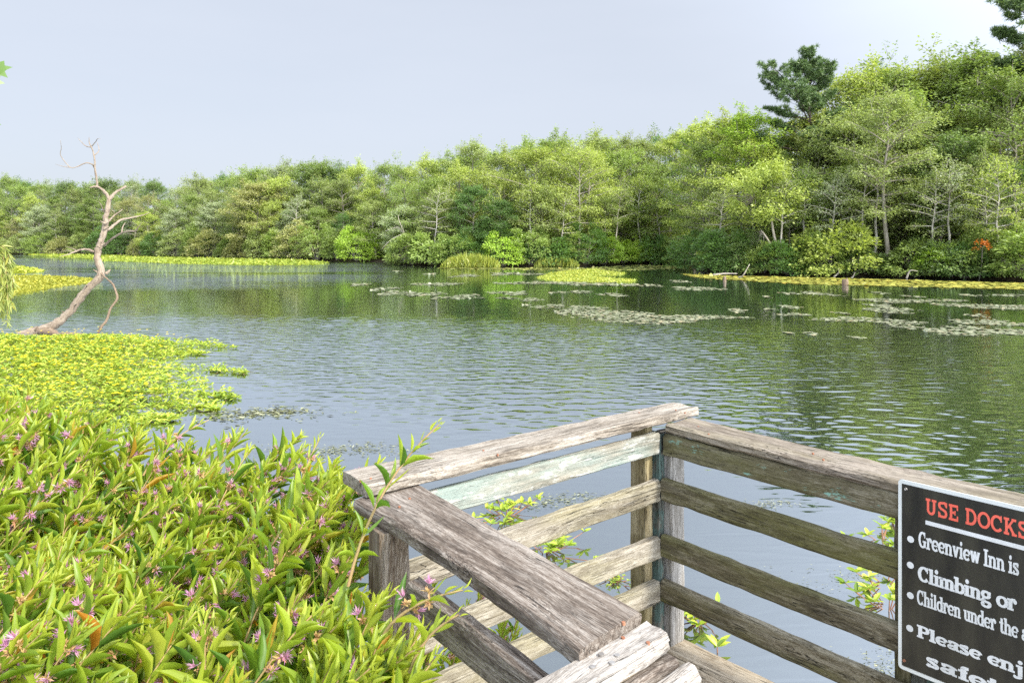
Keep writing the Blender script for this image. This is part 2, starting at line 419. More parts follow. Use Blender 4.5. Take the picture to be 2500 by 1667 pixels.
def water_mat():
    m, t, out = mat_new("pond water"); N = NT(t)
    pos = N.n("ShaderNodeNewGeometry").outputs['Position']
    sep = N.n("ShaderNodeSeparateXYZ"); N.l(pos, sep.inputs[0])
    x, y = sep.outputs[0], sep.outputs[1]
    big = N.noise(N.mul(pos, (0.05, 0.085, 1)), 1.0, 3, 0.5, 0.4)
    # calm in the lee of the near bank and of the right hand wood, breezy in the open middle
    # the fine cat's-paws too small to model: strong in the far left reach, weak in the calm lee of the woods
    far = N.math('MULTIPLY', N.step(y, 33.0, 46.0), N.math('SUBTRACT', 1.0, N.step(x, -16.0, -3.0)))
    mid = N.math('MULTIPLY', N.step(y, 9.0, 13.0), N.math('SUBTRACT', 1.0, N.step(y, 18.0, 24.0)))
    amp = N.math('MULTIPLY_ADD', N.math('MULTIPLY', N.math('MAXIMUM', N.math('MULTIPLY', far, 1.5), N.math('MULTIPLY', mid, .30)), N.step(big, 0.30, 0.60)), 0.9, 0.05)
    w1 = N.noise(N.mul(pos, (1.9, 5.6, 1)), 1.0, 1, 0.5, 1.0)
    h = N.math('MULTIPLY', w1, amp)
    bp = N.n("ShaderNodeBump"); bp.inputs['Strength'].default_value = 1.0; bp.inputs['Distance'].default_value = 0.06
    N.l(h, bp.inputs['Height'])
    lw = N.n("ShaderNodeLayerWeight"); lw.inputs['Blend'].default_value = 0.5
    N.l(bp.outputs[0], lw.inputs['Normal'])
    fr = N.math('MULTIPLY_ADD', N.math('POWER', lw.outputs['Facing'], 2.0), 0.66, 0.30)
    gl = N.n("ShaderNodeBsdfGlossy"); gl.inputs['Roughness'].default_value = 0.03; gl.inputs['Color'].default_value = (0.88, 0.94, 1.0, 1)
    N.l(bp.outputs[0], gl.inputs['Normal'])
    df = N.n("ShaderNodeBsdfDiffuse"); df.inputs[0].default_value = (0.022, 0.028, 0.018, 1)
    mx = N.n("ShaderNodeMixShader"); N.l(fr, mx.inputs[0]); N.l(df.outputs[0], mx.inputs[1]); N.l(gl.outputs[0], mx.inputs[2])
    N.l(mx.outputs[0], out.inputs[0])
    return m
M['water'] = water_mat()

# ------------------------------------------------------------------ the setting: water, pond bed, banks
def sheet(name, x0, x1, y0, y1, z, m):
    mb = MB(); mb.add([[x0, y0, z], [x1, y0, z], [x1, y1, z], [x0, y1, z]], [np.array([[0, 1, 2, 3]])])
    return tag(mb.build(name, m), kind="structure")
def water_sheet():
    """one sheet; the breezy middle of the pond carries real wavelets that die out towards its calm edges"""
    r_ = np.random.default_rng(8)
    ys = [5.0]
    while ys[-1] < 30: ys.append(ys[-1] + min(.05, max(.022, .0022 * ys[-1])))
    ys = np.array(ys); nx = 620
    t = np.linspace(-1, 1, nx); half = np.interp(ys, [5, 30], [6.5, 22.0])
    X = t[None] * half[:, None]; Y = np.repeat(ys[:, None], nx, 1)
    Z = np.zeros_like(X)
    for i in range(56):
        lam = .12 * (3.4 ** r_.uniform(0, 1) if i % 3 else 1.5 ** r_.uniform(0, 1)); th = R(81) + r_.normal(0, .42); k = 2 * np.pi / lam
        a = .0130 / k * (.75 if lam < .25 else 1.0)
        Z += a * np.sin(k * (X * math.cos(th) + Y * math.sin(th)) + r_.uniform(0, 6.28))
    sst = lambda v, a, b: (lambda q: q * q * (3 - 2 * q))(np.clip((v - a) / (b - a), 0, 1))
    gust = .62 + .38 * np.sin(.23 * X + .31 * Y + 1.5 * np.sin(.17 * X - .2 * Y)) * np.sin(.55 * Y - .12 * X + 2)
    near = sst(Y + .45 * np.minimum(X, 4) - .8 * np.maximum(-X - 2, 0), 6.6, 11.0)
    lee = 1 - sst(Y + .12 * X + .8 * np.sin(.35 * X), 19.0, 23.5)
    A = np.maximum(near * lee, .05) * (.45 + .75 * gust) * sst(Y, 5, 6.5) * (1 - sst(Y, 26, 30)) * (1 - sst(np.abs(t)[None] + 0 * X, .9, 1))
    A *= 1 - .50 * sst(X - .08 * Y, 1.5, 6.0)
    Z *= A
    mb = MB(); n = len(ys)
    i = np.arange(n - 1)[:, None] * nx + np.arange(nx - 1)[None]
    mb.add(np.stack([X, Y, Z], -1).reshape(-1, 3), [np.stack([i, i + 1, i + nx + 1, i + nx], -1).reshape(-1, 4)])
    a0, a1, b0, b1 = X[0, 0], X[0, -1], X[-1, 0], X[-1, -1]
    mb.add([[-400, -60, 0], [400, -60, 0], [400, 400, 0], [-400, 400, 0], [a0, 5, 0], [a1, 5, 0], [b1, ys[-1], 0], [b0, ys[-1], 0]],
           [np.array([[0, 1, 5, 4], [1, 2, 6, 5], [2, 3, 7, 6], [3, 0, 4, 7]])])
    return tag(mb.build("water", M['water'], None, True), kind="structure")
water_sheet()
sheet("ground", -1500, 1500, -1500, 1500, -1.2, M['bed'])

SHORE = np.array([[-190, 150], [-130, 144], [-94, 137], [-70, 124], [-48, 104], [-30, 92], [-15, 82], [-9, 71], [0, 68], [7, 69.5],
                  [12, 77], [16.5, 75], [14.3, 57.5], [15.2, 51], [19, 49.3], [24.5, 47.4], [29.5, 42.5], [40, 35], [60, 26], [90, 10], [100, -60]], float)
def shore_dense(step=0.8):
    out = []
    for a, b in zip(SHORE[:-1], SHORE[1:]):
        k = max(1, int(np.linalg.norm(b - a) / step))
        out += [a + (b - a) * i / k for i in range(k)]
    return np.array(out + [SHORE[-1]])
_rng = np.random.default_rng(5)
SD = shore_dense()
def _smooth(a, k):
    p = np.pad(a, ((k, k), (0, 0)), mode='edge')
    return np.stack([np.convolve(p[:, i], np.ones(2 * k + 1) / (2 * k + 1), mode='valid') for i in range(2)], 1)
SDS = _smooth(SD, 2)
tg = norm(np.gradient(_smooth(SD, 6), axis=0))
SN = np.stack([-tg[:, 1], tg[:, 0]], 1)          # points inland (walking left to right the land lies on the left)
mb = MB()
offs = [(-0.6, -0.9), (0.0, -0.12), (0.5, 0.14), (2.0, 0.35), (8, 0.5), (25, 0.6), (30, 5.0), (45, 8.0), (300, 9.0)]
rows = []
for d, z in offs:
    jit = _rng.standard_normal(len(SDS)) * (0.10 if d < 9 else 0)
    p = np.column_stack([SDS + SN * (d + jit)[:, None] if np.ndim(jit) else SDS + SN * d, np.full(len(SDS), z)])
    rows.append(p)
V = np.stack(rows); nr, ncol = V.shape[:2]
i = np.arange(nr - 1)[:, None] * ncol + np.arange(ncol - 1)[None]
mb.add(V.reshape(-1, 3), [np.stack([i, i + 1, i + ncol + 1, i + ncol], -1).reshape(-1, 4)])
tag(mb.build("far_bank", M['soil']), kind="structure")

# near bank under the loosestrife
def inpoly(p, poly):
    x, y = p[:, 0], p[:, 1]; c = np.zeros(len(p), bool); n = len(poly)
    for k in range(n):
        (x1, y1), (x2, y2) = poly[k], poly[k - 1]
        c ^= ((y1 > y) != (y2 > y)) & (x < (x2 - x1) * (y - y1) / (y2 - y1 + 1e-12) + x1)
    return c
BUSH = np.array([(0.12, 1.15), (-0.05, 1.58), (-0.38, 1.98), (-0.50, 2.25), (-0.54, 2.7), (-0.66, 3.25), (-1.15, 3.45), (-1.6, 3.75), (-2.2, 4.0), (-2.8, 4.35), (-3.6, 4.7), (-3.6, 2.2), (-1.7, 1.25)])
mb = MB()
c0 = BUSH.mean(0)
ring = [np.column_stack([c0 + (BUSH - c0) * s, np.full(len(BUSH), z)]) for s, z in ((1.06, -0.5), (0.97, 0.03), (0.8, 0.16), (0.01, 0.22))]
V = np.stack(ring); nb = len(BUSH)
i = np.arange(3)[:, None] * nb + np.arange(nb)[None]; j = np.arange(3)[:, None] * nb + (np.arange(nb)[None] + 1) % nb
mb.add(V.reshape(-1, 3), [np.stack([i, j, j + nb, i + nb], -1).reshape(-1, 4)])
tag(mb.build("near_bank", M['soil']), kind="structure")

# ------------------------------------------------------------------ the dock and its railing
O = np.array([0.6137, 3.125])                       # inner corner of the railing
uB = norm(np.array([0.651, -0.759])); nB = np.array([-uB[1], uB[0]])   # along the right rail, and outward from it
uA = norm(np.array([0.771, 0.637])); nA = np.array([-uA[1], uA[0]])    # along the left rail towards the corner, and outward
def B3(u, n, H): p = O + uB * u + nB * n; return np.array([p[0], p[1], ZC - H])
def A3(a, o, H): p = O + uA * a + nA * o; return np.array([p[0], p[1], ZC - H])

_bs = [0]
def board(name, stations, m, parent, step=0.03, ch=0.005, wear=0.0025, split=0.0, label=None):
    """stations: list of four corners (near top, far top, far bottom, near bottom) along the board"""
    _bs[0] += 1; rng = np.random.default_rng(100 + _bs[0])
    S = np.array(stations, float)
    seg = np.concatenate([[0], np.cumsum(np.linalg.norm(np.diff(S.mean(1), axis=0), axis=1))])
    L = seg[-1]; n = max(3, int(L / step) + 1)
    l = np.linspace(0, L, n)
    if len(S) > 2:
        D = np.zeros((n, 4, 3))
        for a in range(4):
            for b in range(3):
                cf = np.polyfit(seg, S[:, a, b], min(2, len(S) - 1)); D[:, a, b] = np.polyval(cf, l)
    else:
        D = S[0][None] + (S[1] - S[0])[None] * (l / L)[:, None, None]
    ring, gl = [], []
    per = 0
    for a in range(4):
        p, q = D[:, a], D[:, (a + 1) % 4]
        wd = np.linalg.norm(q - p, axis=1)[:, None]; e = (q - p) / wd
        c = np.minimum(ch, wd * 0.3)
        jit = lambda s: (np.interp(l, np.linspace(0, L, max(3, int(L / 0.06))), rng.standard_normal(max(3, int(L / 0.06)))) * s)[:, None]
        c1 = c * (1 + 0.5 * np.abs(jit(1))); c2 = c * (1 + 0.5 * np.abs(jit(1)))
        ctr = D.mean(1)
        dn = norm((p + q) / 2 - ctr)
        for pos in (p + e * c1, p + (q - p) * 0.33 + dn * jit(wear * 0.5), p + (q - p) * 0.67 + dn * jit(wear * 0.5), q - e * c2):
            ring.append(pos + dn * jit(wear * 0.6))
    V = np.stack(ring, 1); k = V.shape[1]
    e1 = norm(D[:, 1] - D[:, 0]); e2 = norm(D[:, 3] - D[:, 0])
    rel = V - D[:, 0][:, None]
    g = np.stack([np.broadcast_to(l[:, None], (n, k)) + _bs[0] * 3.17, (rel * e1[:, None]).sum(-1) + _bs[0] * 1.31, (rel * e2[:, None]).sum(-1) + _bs[0] * 0.77], -1)
    i = np.arange(n - 1)[:, None] * k + np.arange(k)[None]; j = np.arange(n - 1)[:, None] * k + (np.arange(k)[None] + 1) % k
    mb = MB()
    mb.add(V.reshape(-1, 3), [np.stack([i, j, j + k, i + k], -1).reshape(-1, 4)[:, ::-1], np.arange(k), (n - 1) * k + np.arange(k)[::-1]], grain=g.reshape(-1, 3))
    o = mb.build(name, m, parent)
    if label: o["label"] = label
    return o

def hb(name, near, far, T, m, parent, **kw):
    """horizontal board from its near and far top edges (lists of points) and its depth"""
    dz = np.array([0, 0, -T])
    return board(name, [[p, q, q + dz, p + dz] for p, q in zip(near, far)], m, parent, **kw)

def vpost(name, c, a, b, ztop, zbot, m, parent, **kw):
    """vertical post: plan corner c, plan edge vectors a and b"""
    def cs(z): return [np.array([*q, z]) for q in (c, c + a, c + a + b, c + b)]
    return board(name, [cs(ztop), cs(zbot)], m, parent, **kw)

rail = tag(empty("dock_railing", (*O, ZC - 1.677)), "weathered wooden railing with three slats below its wide top boards at the dock corner", "railing")
def rp(o):      # parts are built in world space; keep them there under the moved Empty
    o.matrix_parent_inverse = rail.matrix_basis.inverted(); return o
bpy.context.view_layer.update()
_b0, _v0 = board, vpost
def board(*a, **k): 
    o = _b0(*a, **k)
    if o.parent is not None: o.matrix_parent_inverse = o.parent.matrix_basis.inverted()
    return o

HA = 0.712
hb("top_rail", [PZ(898, 1185, ZC - HA), PZ(1706, 993.4, ZC - HA)], [PZ(837, 1149, ZC - HA), PZ(1639.6, 980.6, ZC - HA)], 0.038, M['pale'], rail,
   ch=0.005, wear=0.0022, label="pale bleached top board")
hb("top_rail", [B3(0.02, 0.008, 0.752), B3(0.54, 0.002, 0.762), B3(2.3, 0.0, 0.752)], [B3(0.02, 0.19, 0.752), B3(0.54, 0.185, 0.762), B3(2.3, 0.185, 0.752)], 0.037, M['brown'], rail,
   ch=0.006, wear=0.0025)
zc = ZC - 0.753
hb("top_rail", [np.array([-.46, 2.20, zc]), PZ(919, 1247, zc), PZ(1036, 1322, zc), PZ(1169, 1407, zc), PZ(1350, 1540, zc), PZ(1408, 1580, zc)],
   [np.array([-.335, 2.405, zc]), PZ(1042, 1190, zc), PZ(1150.5, 1255, zc), PZ(1262, 1318, zc), PZ(1470, 1437, zc), PZ(1572, 1496, zc)], 0.040, M['grey'], rail, ch=0.005, wear=0.0022,
   label="dark grey brown top board")
# left side: painted board and three slats
hb("slat", [A3(-1.28, 0.0, 0.80), A3(0.0, 0.0, 0.792)], [A3(-1.28, 0.036, 0.80), A3(0.0, 0.036, 0.792)], 0.087, M['painted'], rail, label="slat flaking white and mint green paint")
for H0, H1 in ((1.003, 0.9885), (1.215, 1.2245), (1.398, 1.4055)):
    hb("slat", [A3(-1.29, 0.0, H0 + 0.004), A3(0.0, 0.0, H1)], [A3(-1.29, 0.037, H0 + 0.004), A3(0.0, 0.037, H1)], 0.087, M['tan'], rail, ch=0.004, wear=0.003)
# right side: dark second board and three slats
hb("slat", [B3(0.012, 0.003, 0.797), B3(0.53, 0.004, 0.799), B3(2.3, 0.004, 0.797)], [B3(0.012, 0.04, 0.797), B3(0.53, 0.04, 0.799), B3(2.3, 0.04, 0.797)], 0.086, M['mossteal'], rail,
   label="dark olive slat with flakes of teal paint")
for H0, H1 in ((0.9815, 0.990), (1.2145, 1.2145), (1.40, 1.402)):
    hb("slat", [B3(0.002, 0.0, H0), B3(0.5, 0.0, H0 + 0.007), B3(2.3, 0.0, H1)], [B3(0.002, 0.038, H0), B3(0.5, 0.038, H0 + 0.007), B3(2.3, 0.038, H1)], 0.088, M['mossy'], rail, ch=0.006, wear=0.0025)
# posts
ZB = -0.9
def P2(v): return np.asarray(v, float)
def solve_px(base, d, px):
    k = (px - 1250) / F; return base + d * ((k * base[1] - base[0]) / (d[0] - k * d[1]))
pc = solve_px(O + nA * 0.039, uA, 1594.5)
vpost("post", pc, -uA * 0.045, nA * 0.089, ZC - 0.752, ZB, M['posttan'], rail, label="narrow tan post")
vpost("post", O + uB * 0.028 + nB * 0.042, -uB * 0.089, nB * 0.089, ZC - 0.80, ZB, M['postgrey'], rail, label="grey corner post")
vpost("post", O + uB * -0.006 + nB * 0.004, -uB * 0.075, nB * 0.034, ZC - 0.80, ZB, M['teal'], rail, label="dark post peeling teal paint")
vpost("post", O + uB * 1.055 + nB * 0.042, -uB * 0.089, nB * 0.089, ZC - 0.80, ZB, M['teal'], rail)
vpost("post", O + uB * 0.968 + nB * 0.040, -uB * 0.05, nB * 0.07, ZC - 0.80, ZB, M['mossy'], rail)
uC = norm(np.array([0.5665, -0.824])); nC = np.array([-uC[1], uC[0]])
pg = solve_px(np.array([-0.343, 2.03]), uC, 930)
vpost("post", pg, nC * 0.089, -uC * 0.089, ZC - 0.794, ZB, M['post'], rail, label="post with striped grain under the dark top board")
# lower board on the outside of the third side
hF = 0.85
f0, f1 = PZ(1008, 1428, ZC - hF)[:2], PZ(1310, 1662, ZC - hF)[:2]
df_ = norm(f1 - f0); nf = np.array([-df_[1], df_[0]])
f0 = f0 - df_ * 0.03; f1 = f1 + df_ * 0.12
def up3(p, H): return np.array([*p, ZC - H])
hb("slat", [up3(f0, hF), up3(f1, hF)], [up3(f0 + nf * 0.042, hF), up3(f1 + nf * 0.042, hF)], 0.09, M['grey'], rail, wear=0.0025, label="dark grey outer slat")
# short boards meeting the third rail at the stair
hD = 0.775
d0, d1 = PZ(1293, 1667, ZC - hD), PZ(1572, 1511, ZC - hD)
e0, e1 = PZ(1440, 1667, ZC - hD), PZ(1634, 1549, ZC - hD)
ext = lambda a, b, k: a + (a - b) * k
hb("stair_rail", [ext(e0, e1, 0.8), e1], [ext(d0, d1, 0.8), d1], 0.04, M['bright'], rail, wear=0.0025, ch=0.006, label="sun bleached board end with nail heads")
hE = 0.82
a0, a1 = PZ(1480, 1690, ZC - hE), PZ(1654, 1596, ZC - hE)
b0, b1 = PZ(1556, 1700, ZC - hE), PZ(1676, 1600, ZC - hE)
dE = norm(e1 - ext(e0, e1, .8)); nE = np.array([dE[1], -dE[0], 0])
q = e1 + np.array([0, 0, -(hE - hD)]) - dE * 0.004
hb("stair_rail", [q - dE * 0.6 + nE * 0.012, q + dE * 0.018 + nE * 0.012], [q - dE * 0.6 - nE * 0.02, q + dE * 0.018 - nE * 0.02], 0.11, M['grey'], rail, wear=0.003)
q2 = PZ(1711, 1632, ZC - 0.835)
hb("stair_rail", [q2 - dE * 0.7, q2], [q2 - dE * 0.7 - nE * 0.042, q2 - nE * 0.042], 0.14, M['bright'], rail, wear=0.003, ch=0.008, label="bleached edge of the lower stair board")
def nail(px, py, H, m, r=0.0055):
    p = PZ(px, py, ZC - H + 0.003); mb = MB()
    a = np.linspace(0, 2 * np.pi, 12, endpoint=False)
    v = np.concatenate([np.column_stack([p[0] + r * np.cos(a), p[1] + r * np.sin(a), np.full(12, p[2] - 0.006)]),
                        np.column_stack([p[0] + r * np.cos(a), p[1] + r * np.sin(a), np.full(12, p[2])])])
    k = np.arange(12)
    mb.add(v, [np.stack([k, (k + 1) % 12, (k + 1) % 12 + 12, k + 12], 1), 12 + k])
    o = mb.build("nail", m, rail); o.matrix_parent_inverse = rail.matrix_basis.inverted()
for a in ((1468, 1594), (1507, 1597), (1494, 1615), (1447, 1625)): nail(*a, hD, M['steel'])
for a in ((1521, 1554), (1582, 1566)): nail(*a, hD, M['rust'], 0.004)
nail(1522, 1517, 0.753, M['rust'], 0.004)
for a in ((1650, 1000), (1672, 1006), (1560, 1006), (880, 1172), (905, 1166), (1180, 1098), (1215, 1108)): nail(*a, HA, M['rust'], 0.0036)
for a in ((975, 1235), (1000, 1215)): nail(*a, 0.753, M['rust'], 0.0036)
for a in ((1705, 1040), (1730, 1058), (1985, 1105), (2010, 1120)): nail(*a, 0.757, M['rust'], 0.004)

dock = tag(empty("dock", (*(O + nB * -0.6), ZC - 1.677)), "wooden dock floor of tan planks inside the railing", "dock")
HD = 1.677
k = 0; n0 = 0.135
while n0 > -1.36:
    wd = 0.138
    o = hb("deck_plank", [B3(-0.10, n0 - wd, HD + 0.001 * (k % 3)), B3(2.4, n0 - wd, HD)], [B3(-0.10, n0, HD + 0.001 * (k % 3)), B3(2.4, n0, HD)], 0.038, M['deck'], dock, step=0.06)
    n0 -= wd + 0.006; k += 1
hb("rim_joist", [B3(-0.062, -1.3, HD + 0.041), B3(-0.062, 0.1, HD + 0.041)], [B3(-0.10, -1.3, HD + 0.041), B3(-0.10, 0.1, HD + 0.041)], 0.17, M['mossy'], dock, step=0.08)
hb("rim_joist", [B3(-0.06, 0.09, HD + 0.041), B3(2.4, 0.09, HD + 0.041)], [B3(-0.06, 0.128, HD + 0.041), B3(2.4, 0.128, HD + 0.041)], 0.17, M['mossy'], dock, step=0.08)

# ------------------------------------------------------------------ the sign
SN_ = -0.010
def sign_uh(px, py, n=SN_):
    base = O + nB * n; kx = (px - 1250) / F
    u = (kx * base[1] - base[0]) / (uB[0] - kx * uB[1]); Y = base[1] + uB[1] * u
    return u, (py - HOR) / F * Y
def S3(u, H, n=SN_): return B3(u, n, H)
u0, H0 = sign_uh(2193, 1168); _, H1 = sign_uh(2187.5, 1626)
SW, SH = 0.46, H1 - H0
sign = tag(empty("warning_sign", S3(u0, H1)), "black sign with red USE DOCKS heading and white rules, fixed to the railing", "sign")
def sp(o): o.matrix_parent_inverse = sign.matrix_basis.inverted(); return o
def rrect(x0, x1, y0, y1, r, k=6):
    pts = []
    for cx, cy, a in ((x1 - r, y0 + r, -90), (x1 - r, y1 - r, 0), (x0 + r, y1 - r, 90), (x0 + r, y0 + r, 180)):
        for t in np.linspace(0, 90, k): pts.append((cx + r * math.cos(R(a + t)), cy + r * math.sin(R(a + t))))
    return np.array(pts)
def sv(p, n): return np.array([S3(u0 + x, H0 + SH - y, n) for x, y in p])     # sign coordinates: x right, y up from the lower edge
r1 = rrect(0, SW, 0, SH, 0.012); kk = len(r1); ii = np.arange(kk)
mb = MB()
mb.add(np.concatenate([sv(r1, SN_), sv(r1, SN_ + 0.003)]), [ii, (ii + kk)[::-1], np.stack([ii, ii + kk, (ii + 1) % kk + kk, (ii + 1) % kk], 1)])
sp(mb.build("border", M['signgrey'], sign))
r2 = rrect(0.0115, SW - 0.0115, 0.0125, SH - 0.0125, 0.002)
mb = MB(); mb.add(np.concatenate([sv(r2, SN_ - 0.0012), sv(r2, SN_ - 0.0002)]), [ii, np.stack([ii, ii + kk, (ii + 1) % kk + kk, (ii + 1) % kk], 1)])
sp(mb.build("panel", M['signblack'], sign))

# lettering drawn with a broad slab-serif pen: every glyph is a set of strokes in a box one cap-height tall
XH = 0.69
def arc(cx, cy, rx, ry, a0, a1, k=22):
    t = np.radians(np.linspace(a0, a1, k)); return np.column_stack([cx + rx * np.cos(t), cy + ry * np.sin(t)])
def spl(pts, k=8):
    p, _ = smooth_path(np.column_stack([pts, np.zeros(len(pts))]), np.zeros(len(pts)), k); return p[:, :2]
def glyph(ch, V, Hh):
    """returns (strokes, width); a stroke is a polyline, or ('r', x0, x1, y0, y1) for a bar, ('o', x, y, r) for a dot"""
    sf = 0.10; st = Hh * 0.95; hv = V / 2
    def stem(x, y0, y1, top=True, bot=True, tl=None, tr=None, bl=None, br=None):
        s = [('r', x - hv, x + hv, y0, y1)]
        if top: s.append(('r', x - hv - (sf if tl is None else tl), x + hv + (sf if tr is None else tr), y1 - st, y1))
        if bot: s.append(('r', x - hv - (sf if bl is None else bl), x + hv + (sf if br is None else br), y0, y0 + st))
        return s
    m = Hh / 2
    X = XH
    if ch == 'U': return stem(.22, .32, 1, bot=False) + stem(.74, .32, 1, bot=False) + [arc(.48, .34, .26, .34 - m, 180, 360)], .98
    if ch == 'S': return [spl([(.74, .74), (.62, .93), (.42, .96 - m / 2), (.20, .88), (.15, .72), (.26, .58), (.46, .51), (.66, .42), (.72, .26), (.62, .10), (.42, m), (.22, .10), (.12, .28)]), ('r', .70, .70 + .10, .66, 1.0), ('r', .06, .16, 0, .36)], .86
    if ch == 'E': return [('r', .12, .12 + V, 0, 1), ('r', .04, .78, 1 - Hh, 1), ('r', .04, .78, 0, Hh), ('r', .2, .56, .5 - m, .5 + m), ('r', .68, .80, 0, .33), ('r', .68, .80, .67, 1), ('r', .50, .60, .36, .64)], .86
    if ch == 'D': return [('r', .12, .12 + V, 0, 1), ('r', .04, .42, 1 - Hh, 1), ('r', .04, .42, 0, Hh), arc(.42, .5, .40, .5 - m, -90, 90)], .96
    if ch == 'O': return [arc(.48, .5, .40, .5 - m, 0, 360, 40)], .96
    if ch == 'C': return [arc(.48, .5, .39, .5 - m, 42, 322, 34), ('r', .74, .84, .62, 1.0)], .92
    if ch == 'K': return stem(.22, 0, 1) + [np.array([(.30, .40), (.74, .95)]), np.array([(.42, .58), (.80, .05)]), ('r', .60, .94, 1 - st, 1), ('r', .62, 1.0, 0, st)], 1.0
    if ch == 'G': return [arc(.46, .5, .38, .5 - m, 48, 360 - 55, 32), ('r', .70, .80, .64, 1.0), ('r', .60, .60 + V, 0.04, .46), ('r', .48, .92, .46 - st, .46)], .96
    if ch == 'I': return stem(.26, 0, 1, tl=.12, tr=.12, bl=.12, br=.12), .54
    if ch == 'P': return stem(.22, 0, 1, tr=.02) + [('r', .22, .50, 1 - Hh, 1), ('r', .22, .50, .42, .42 + Hh), arc(.50, .71, .28, .29 - m, -90, 90)], .90
    if ch == 'l': return stem(.22, 0, 1, tr=0), .46
    if ch == 'i': return stem(.22, 0, X, tr=0) + [('o', .22, .92, V * .52)], .46
    if ch == 'j': return [('r', .20, .20 + V, -.08, X), ('r', .08, .20 + V, X - st, X), ('o', .20 + hv, .92, V * .52), arc(.06, -.10, .14 + hv, .16, 0, -110, 12), ('o', .01, -.20, V * .38)], .50
    if ch == 'n': return stem(.20, 0, X, tr=0, br=.06) + stem(.68, 0, X - .22, top=False, bl=.06) + [arc(.45, X - .24, .23, .24 - m, 0, 165, 14)], .90
    if ch == 'h': return stem(.20, 0, 1, tr=0, br=.06) + stem(.68, 0, X - .22, top=False, bl=.06) + [arc(.45, X - .24, .23, .24 - m, 0, 165, 14)], .90
    if ch == 'm': return stem(.20, 0, X, tr=0, br=.05) + stem(.64, 0, X - .22, top=False, bl=.05, br=.05) + stem(1.08, 0, X - .22, top=False, bl=.05) + [arc(.42, X - .24, .22, .24 - m, 0, 165, 14), arc(.86, X - .24, .22, .24 - m, 0, 165, 14)], 1.30
    if ch == 'r': return stem(.20, 0, X, tr=0) + [arc(.44, X - .26, .22, .24, 60, 165, 10), ('o', .56, X - .13, V * .48)], .66
    if ch == 'u': return stem(.20, .20, X, tr=0, bot=False) + stem(.66, 0, X, top=True, tr=0, bl=0) + [arc(.43, .23, .23, .23 - m, 180, 330, 14)], .86
    if ch == 'e': return [arc(.42, X / 2, .32, X / 2 - m, 12, 320, 30), ('r', .14, .70, X / 2 - m * .7, X / 2 + m * .7)], .80
    if ch == 'o': return [arc(.43, X / 2, .33, X / 2 - m, 0, 360, 36)], .86
    if ch == 'c': return [arc(.42, X / 2, .32, X / 2 - m, 45, 320, 30)], .78
    if ch == 'b': return stem(.20, 0, 1, tr=0, bot=False) + [arc(.44, X / 2, .30, X / 2 - m, 0, 360, 32)], .84
    if ch == 'd': return stem(.64, 0, 1, tr=0, bl=0) + [arc(.40, X / 2, .30, X / 2 - m, 0, 360, 32)], .86
    if ch == 'g': return [arc(.38, X - .22, .26, .22 - m * .6, 0, 360, 28), ('r', .50, .78, X - st, X), spl([(.24, .22), (.18, .10), (.36, .04), (.62, .0), (.68, -.14), (.50, -.26), (.26, -.25), (.12, -.14), (.22, -.02)])], .84
    if ch == 't': return [('r', .16, .16 + V, .16, .92), ('r', .02, .52, X - st, X), arc(.16 + hv + .16, .18, .16, .18 - m, 180, 330, 12)], .60
    if ch == 'a': return [('r', .46, .46 + V, .06, X - .2), arc(.40, X - .24, .06 + hv + .14, .24 - m, 0, 150, 14), ('o', .19, X - .16, V * .42), arc(.36, .20, .22, .20 - m, 40, 320, 20), ('r', .46 + hv, .46 + V + .10, 0, st)], .84
    if ch == 's': return [spl([(.54, X - .17), (.46, X - .06), (.33, X - m), (.17, X - .10), (.16, X - .22), (.30, X - .31), (.46, X - .40), (.54, .18), (.46, .07), (.32, m), (.17, .07), (.10, .18)]), ('r', .52, .60, X - .25, X), ('r', .06, .14, 0, .25)], .70
    if ch == 'f': return [('r', .16, .16 + V, 0, .80), ('r', .04, .52, X - st, X), ('r', .06, .28 + V, 0, st), arc(.16 + hv + .16, .80, .16, .20 - m, 180, 60, 10), ('o', .46, .88, V * .42)], .58
    if ch == 'v': return [np.array([(.16, X - .02), (.40, .04)]), np.array([(.64, X - .02), (.40, .04)]), ('r', .02, .36, X - st, X), ('r', .50, .80, X - st, X)], .82
    if ch == 'w': return [np.array([(.14, X - .02), (.34, .04)]), np.array([(.56, X - .02), (.34, .04)]), np.array([(.56, X - .02), (.78, .04)]), np.array([(.98, X - .02), (.78, .04)]), ('r', .02, .32, X - st, X), ('r', .44, .70, X - st, X), ('r', .86, 1.12, X - st, X)], 1.14
    if ch == 'y': return [np.array([(.16, X - .02), (.42, .04)]), np.array([(.66, X - .02), (.34, -.22)]), ('r', .02, .36, X - st, X), ('r', .52, .82, X - st, X), ('o', .24, -.20, V * .4)], .84
    return [], .40

